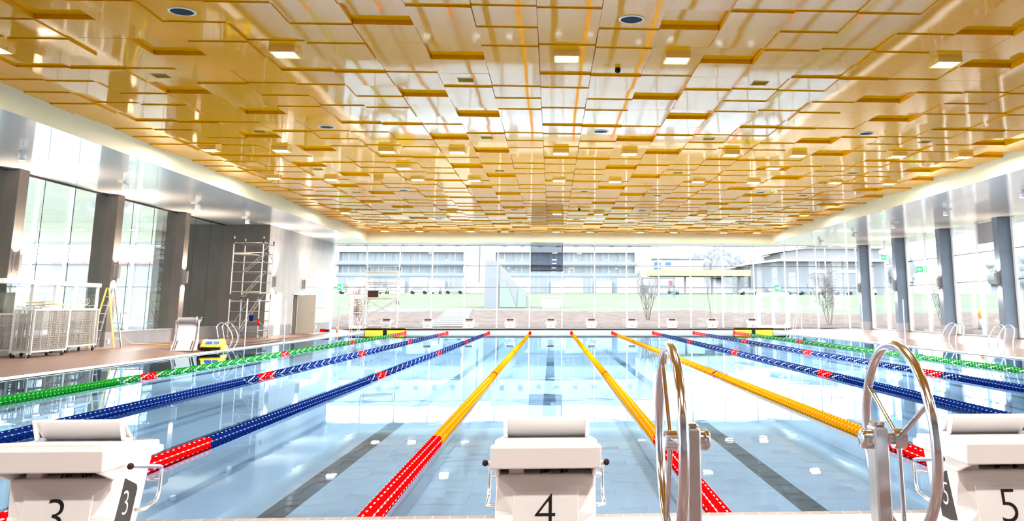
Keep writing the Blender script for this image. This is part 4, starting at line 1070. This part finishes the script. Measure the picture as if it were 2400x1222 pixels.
# trees and shrubs
def branchy(name, label, cat, x, y, h, stems, m, leaf=None, spread=.35, nl=0, seed=1, lean=.2, r0=.03, levels=3):
    rr = random.Random(seed); t = thing(name, label, cat, (x, y, gz(x, y) + .02)); b = MB(); tips = []
    def grow(p, d, L, r, lv):
        n = 3; P = [p]; q = p.copy(); dd = d.copy()
        for k in range(n):
            dd = (dd + Vector((rr.uniform(-.16, .16), rr.uniform(-.16, .16), .05))).normalized(); q = q + dd * (L / n); P.append(q.copy())
        b.tube(P, [r * (1 - .18 * k) for k in range(n + 1)], 5 if lv else 6); tips.append((P[-1], dd)); tips.append((P[2], dd))
        if lv < levels:
            for k in range(3 if lv else 4):
                i = rr.randint(1, n); e = (dd + Vector((rr.uniform(-1, 1), rr.uniform(-1, 1), rr.uniform(.1, .6))) * .7).normalized()
                grow(P[i], e, L * rr.uniform(.42, .62), r * .5, lv + 1)
    for k in range(stems):
        a = 2 * PI * k / stems + rr.random(); grow(Vector((.12 * math.cos(a), .12 * math.sin(a), 0)), Vector((lean * math.cos(a), lean * math.sin(a), 1)).normalized(), h * rr.uniform(.55, .7), r0, 0)
    b.build('branches', m, t)
    if leaf:
        lb = MB()
        for k in range(nl):
            p, d = rr.choice(tips); c = p + Vector((rr.uniform(-spread, spread), rr.uniform(-spread, spread), rr.uniform(-spread, spread)))
            u = Vector((rr.uniform(-1, 1), rr.uniform(-1, 1), rr.uniform(-1, 1))).normalized(); w = u.orthogonal().normalized(); s = rr.uniform(.035, .075)
            if c.z > .05: lb.add([tuple(c - u * s), tuple(c + w * s * .45), tuple(c + u * s), tuple(c - w * s * .45)], [(0, 1, 2, 3)])
        lo = lb.build('leaves', leaf, t, fix=False); lo['kind'] = 'stuff'
    return t
branchy('bare_tree', 'bare young tree with several thin stems on the earth bank outside', 'tree', 6.25, 64.5, 4.0, 6, BARK, seed=3, lean=.16, r0=.032)
branchy('bare_tree', 'single bare sapling on the earth bank nearer the double glass door', 'tree', 11.9, 69.0, 4.0, 1, BARK, seed=8, lean=.05, r0=.035)
branchy('leafy_shrub', 'tall twiggy grey green shrub outside, close behind the far right panes', 'shrub', 18.3, 57.2, 3.5, 5, BARK, GTWIG, .16, 2600, seed=5, lean=.17, r0=.025)
branchy('russet_shrub', 'russet leaved shrub outside the narrow far glass door', 'shrub', -14.2, 56.4, 2.2, 5, RTWIG, RTWIG, .14, 900, seed=11, lean=.22, r0=.018)
branchy('leafy_shrub', 'twiggy shrub outside the window between the sky tinted columns', 'shrub', 24.4, 52.4, 3.4, 5, BARK, GTWIG, .16, 1500, seed=15, lean=.15, r0=.025)
t = thing('marker_post', 'small orange and white marker post on the soil outside the right windows', 'post', (23.4, 45.2, gz(23.4, 45.2)))
b = MB(); b.lathe([(.001, 0), (.2, 0), (.18, .5), (.08, .65)], n=12); b.build('base', RENDER, t)
b = MB(); b.lathe([(.06, .65), (.17, .8), (.16, 1.05), (.08, 1.2), (.001, 1.22)], n=12); b.build('lantern', ORANGE, t)
for k, (x, y) in enumerate(((47, 150), (52.5, 150), (61, 150), (42, 150))):
    t = thing('light_mast', 'thin pale mast before the hazy wood, %s from the left' % ORD[sorted((47, 52.5, 61, 42)).index(x)], 'mast', (x, y, gz(x, y)), 0, 'pale masts beyond the lawn')
    b = MB(); b.rod((0, 0, 0), (0, 0, 11), .11, 0, 8); b.build('pole', RENDER, t)
    b = MB(); b.box(-.5, .5, -.15, .15, 10.9, 11.15); b.build('lamp_head', RENDER, t)
# hazy wooded hills
def woods(name, pts, label, hh, seed, m, n):
    rr = random.Random(seed); b = MB(); k = len(pts); vs = []
    for x, y, z in pts:
        d = Vector((x, y, 0)).normalized() * 30
        vs += [(x - d.x, y - d.y, 2), (x - d.x * .5, y - d.y * .5, z * .75), (x, y, z), (x + d.x, y + d.y, 2)]
    fs = []
    for i in range(k - 1):
        for q in range(3): fs.append((i * 4 + q, i * 4 + q + 1, i * 4 + 5 + q, i * 4 + 4 + q))
    b.add(vs, fs, 0, True)
    for i in range(n):
        f = rr.random() * (k - 1); q = min(int(f), k - 2); g_ = f - q
        (xa, ya, za), (xb, yb, zb) = pts[q], pts[q + 1]; e = rr.random() ** .6
        x = xa + (xb - xa) * g_; y = ya + (yb - ya) * g_; d = Vector((x, y, 0)).normalized() * 24 * (1 - e); z = (za + (zb - za) * g_) * (.55 + .45 * e) - 1
        h = hh * rr.uniform(.5, 1.1); w = h * rr.uniform(.32, .55)
        if rr.random() < .4: b.lathe([(w, 0), (w * .7, h * .4), (w * .3, h * .8), (.05, h * 1.15)], (x - d.x, y - d.y, z), n=7)
        else: b.lathe([(w * .8, 0), (w * 1.15, h * .3), (w * .9, h * .65), (w * .3, h * .85), (.05, h * .9)], (x - d.x, y - d.y, z), n=7)
    o = b.build(name, m, fix=False); tag(o, label, 'woodland', None, 'stuff'); return o
woods('woodland', [(27, 330, 12), (42, 330, 16), (60, 330, 22), (72, 330, 17), (86, 330, 17), (100, 330, 24), (118, 330, 21), (136, 328, 17)], 'hazy bare woodland on the hill behind the yellow canopy', 5, 4, WOODS, 420)
woods('woodland', [(172, 340, 18), (200, 335, 20), (230, 330, 19), (262, 310, 17), (285, 250, 15), (295, 180, 13)], 'hazy dark fir wood seen through the right side windows', 5, 9, FIR, 420)
t = thing('low_hall', 'long low grey building outside beyond the left windows', 'building', (-90, 190, gz(-90, 190)))
b = MB(); b.box(-32, 32, 0, 10, 0, 6.2); b.build('wall', BPALE, t)
b = MB(); b.box(-32.5, 32.5, -.5, 10.5, 6.2, 6.6); b.build('roof_edge', SIGNR, t)
for k in range(8):
    b = MB(); b.box(-30 + k * 7.7, -25 + k * 7.7, -.08, 0, 1.5, 3.6); b.build('window', BGLASS, t)

# ------------------------------------------------------------------ camera, light
cam = bpy.data.cameras.new('camera'); co = bpy.data.objects.new('camera', cam); COL.objects.link(co); scene.camera = co
f, cx, cy, pit, yaw, rol = 2076.32572, 1407.21881, 333.847730, .18546, .05437, .00011
cam.sensor_fit = 'HORIZONTAL'; cam.sensor_width = 36; cam.lens = f * 36 / 2400
cam.shift_x = (1200 - cx) / 2400; cam.shift_y = (cy - 611) / 2400; cam.clip_start = .05; cam.clip_end = 900
fwd = Vector((math.sin(yaw) * math.cos(pit), math.cos(yaw) * math.cos(pit), math.sin(pit))); rt = Vector((math.cos(yaw), -math.sin(yaw), 0)); up = rt.cross(fwd)
r2 = rt * math.cos(rol) + up * math.sin(rol); u2 = up * math.cos(rol) - rt * math.sin(rol)
M3 = Matrix((r2, u2, -fwd)).transposed(); co.matrix_world = Matrix.Translation((-1.23024, -5.37102, 1.48253)) @ M3.to_4x4()

w = bpy.data.worlds.new('overcast'); scene.world = w; w.use_nodes = True
nt = w.node_tree; bg = nt.nodes['Background']; bg.inputs[0].default_value = (.93, .97, 1.0, 1); bg.inputs[1].default_value = 7.5

cy_ = scene.cycles
cy_.use_denoising = True; cy_.max_bounces = 6; cy_.diffuse_bounces = 3; cy_.glossy_bounces = 4; cy_.transmission_bounces = 2; cy_.transparent_max_bounces = 16; cy_.use_adaptive_sampling = True; cy_.adaptive_threshold = 0.08; cy_.adaptive_min_samples = 16
cy_.caustics_reflective = True; cy_.caustics_refractive = True; cy_.sample_clamp_indirect = 12
scene.view_settings.view_transform = 'Standard'; scene.view_settings.look = 'None'; scene.view_settings.exposure = 0.6; scene.view_settings.gamma = 1; scene.view_settings.use_curve_mapping = False
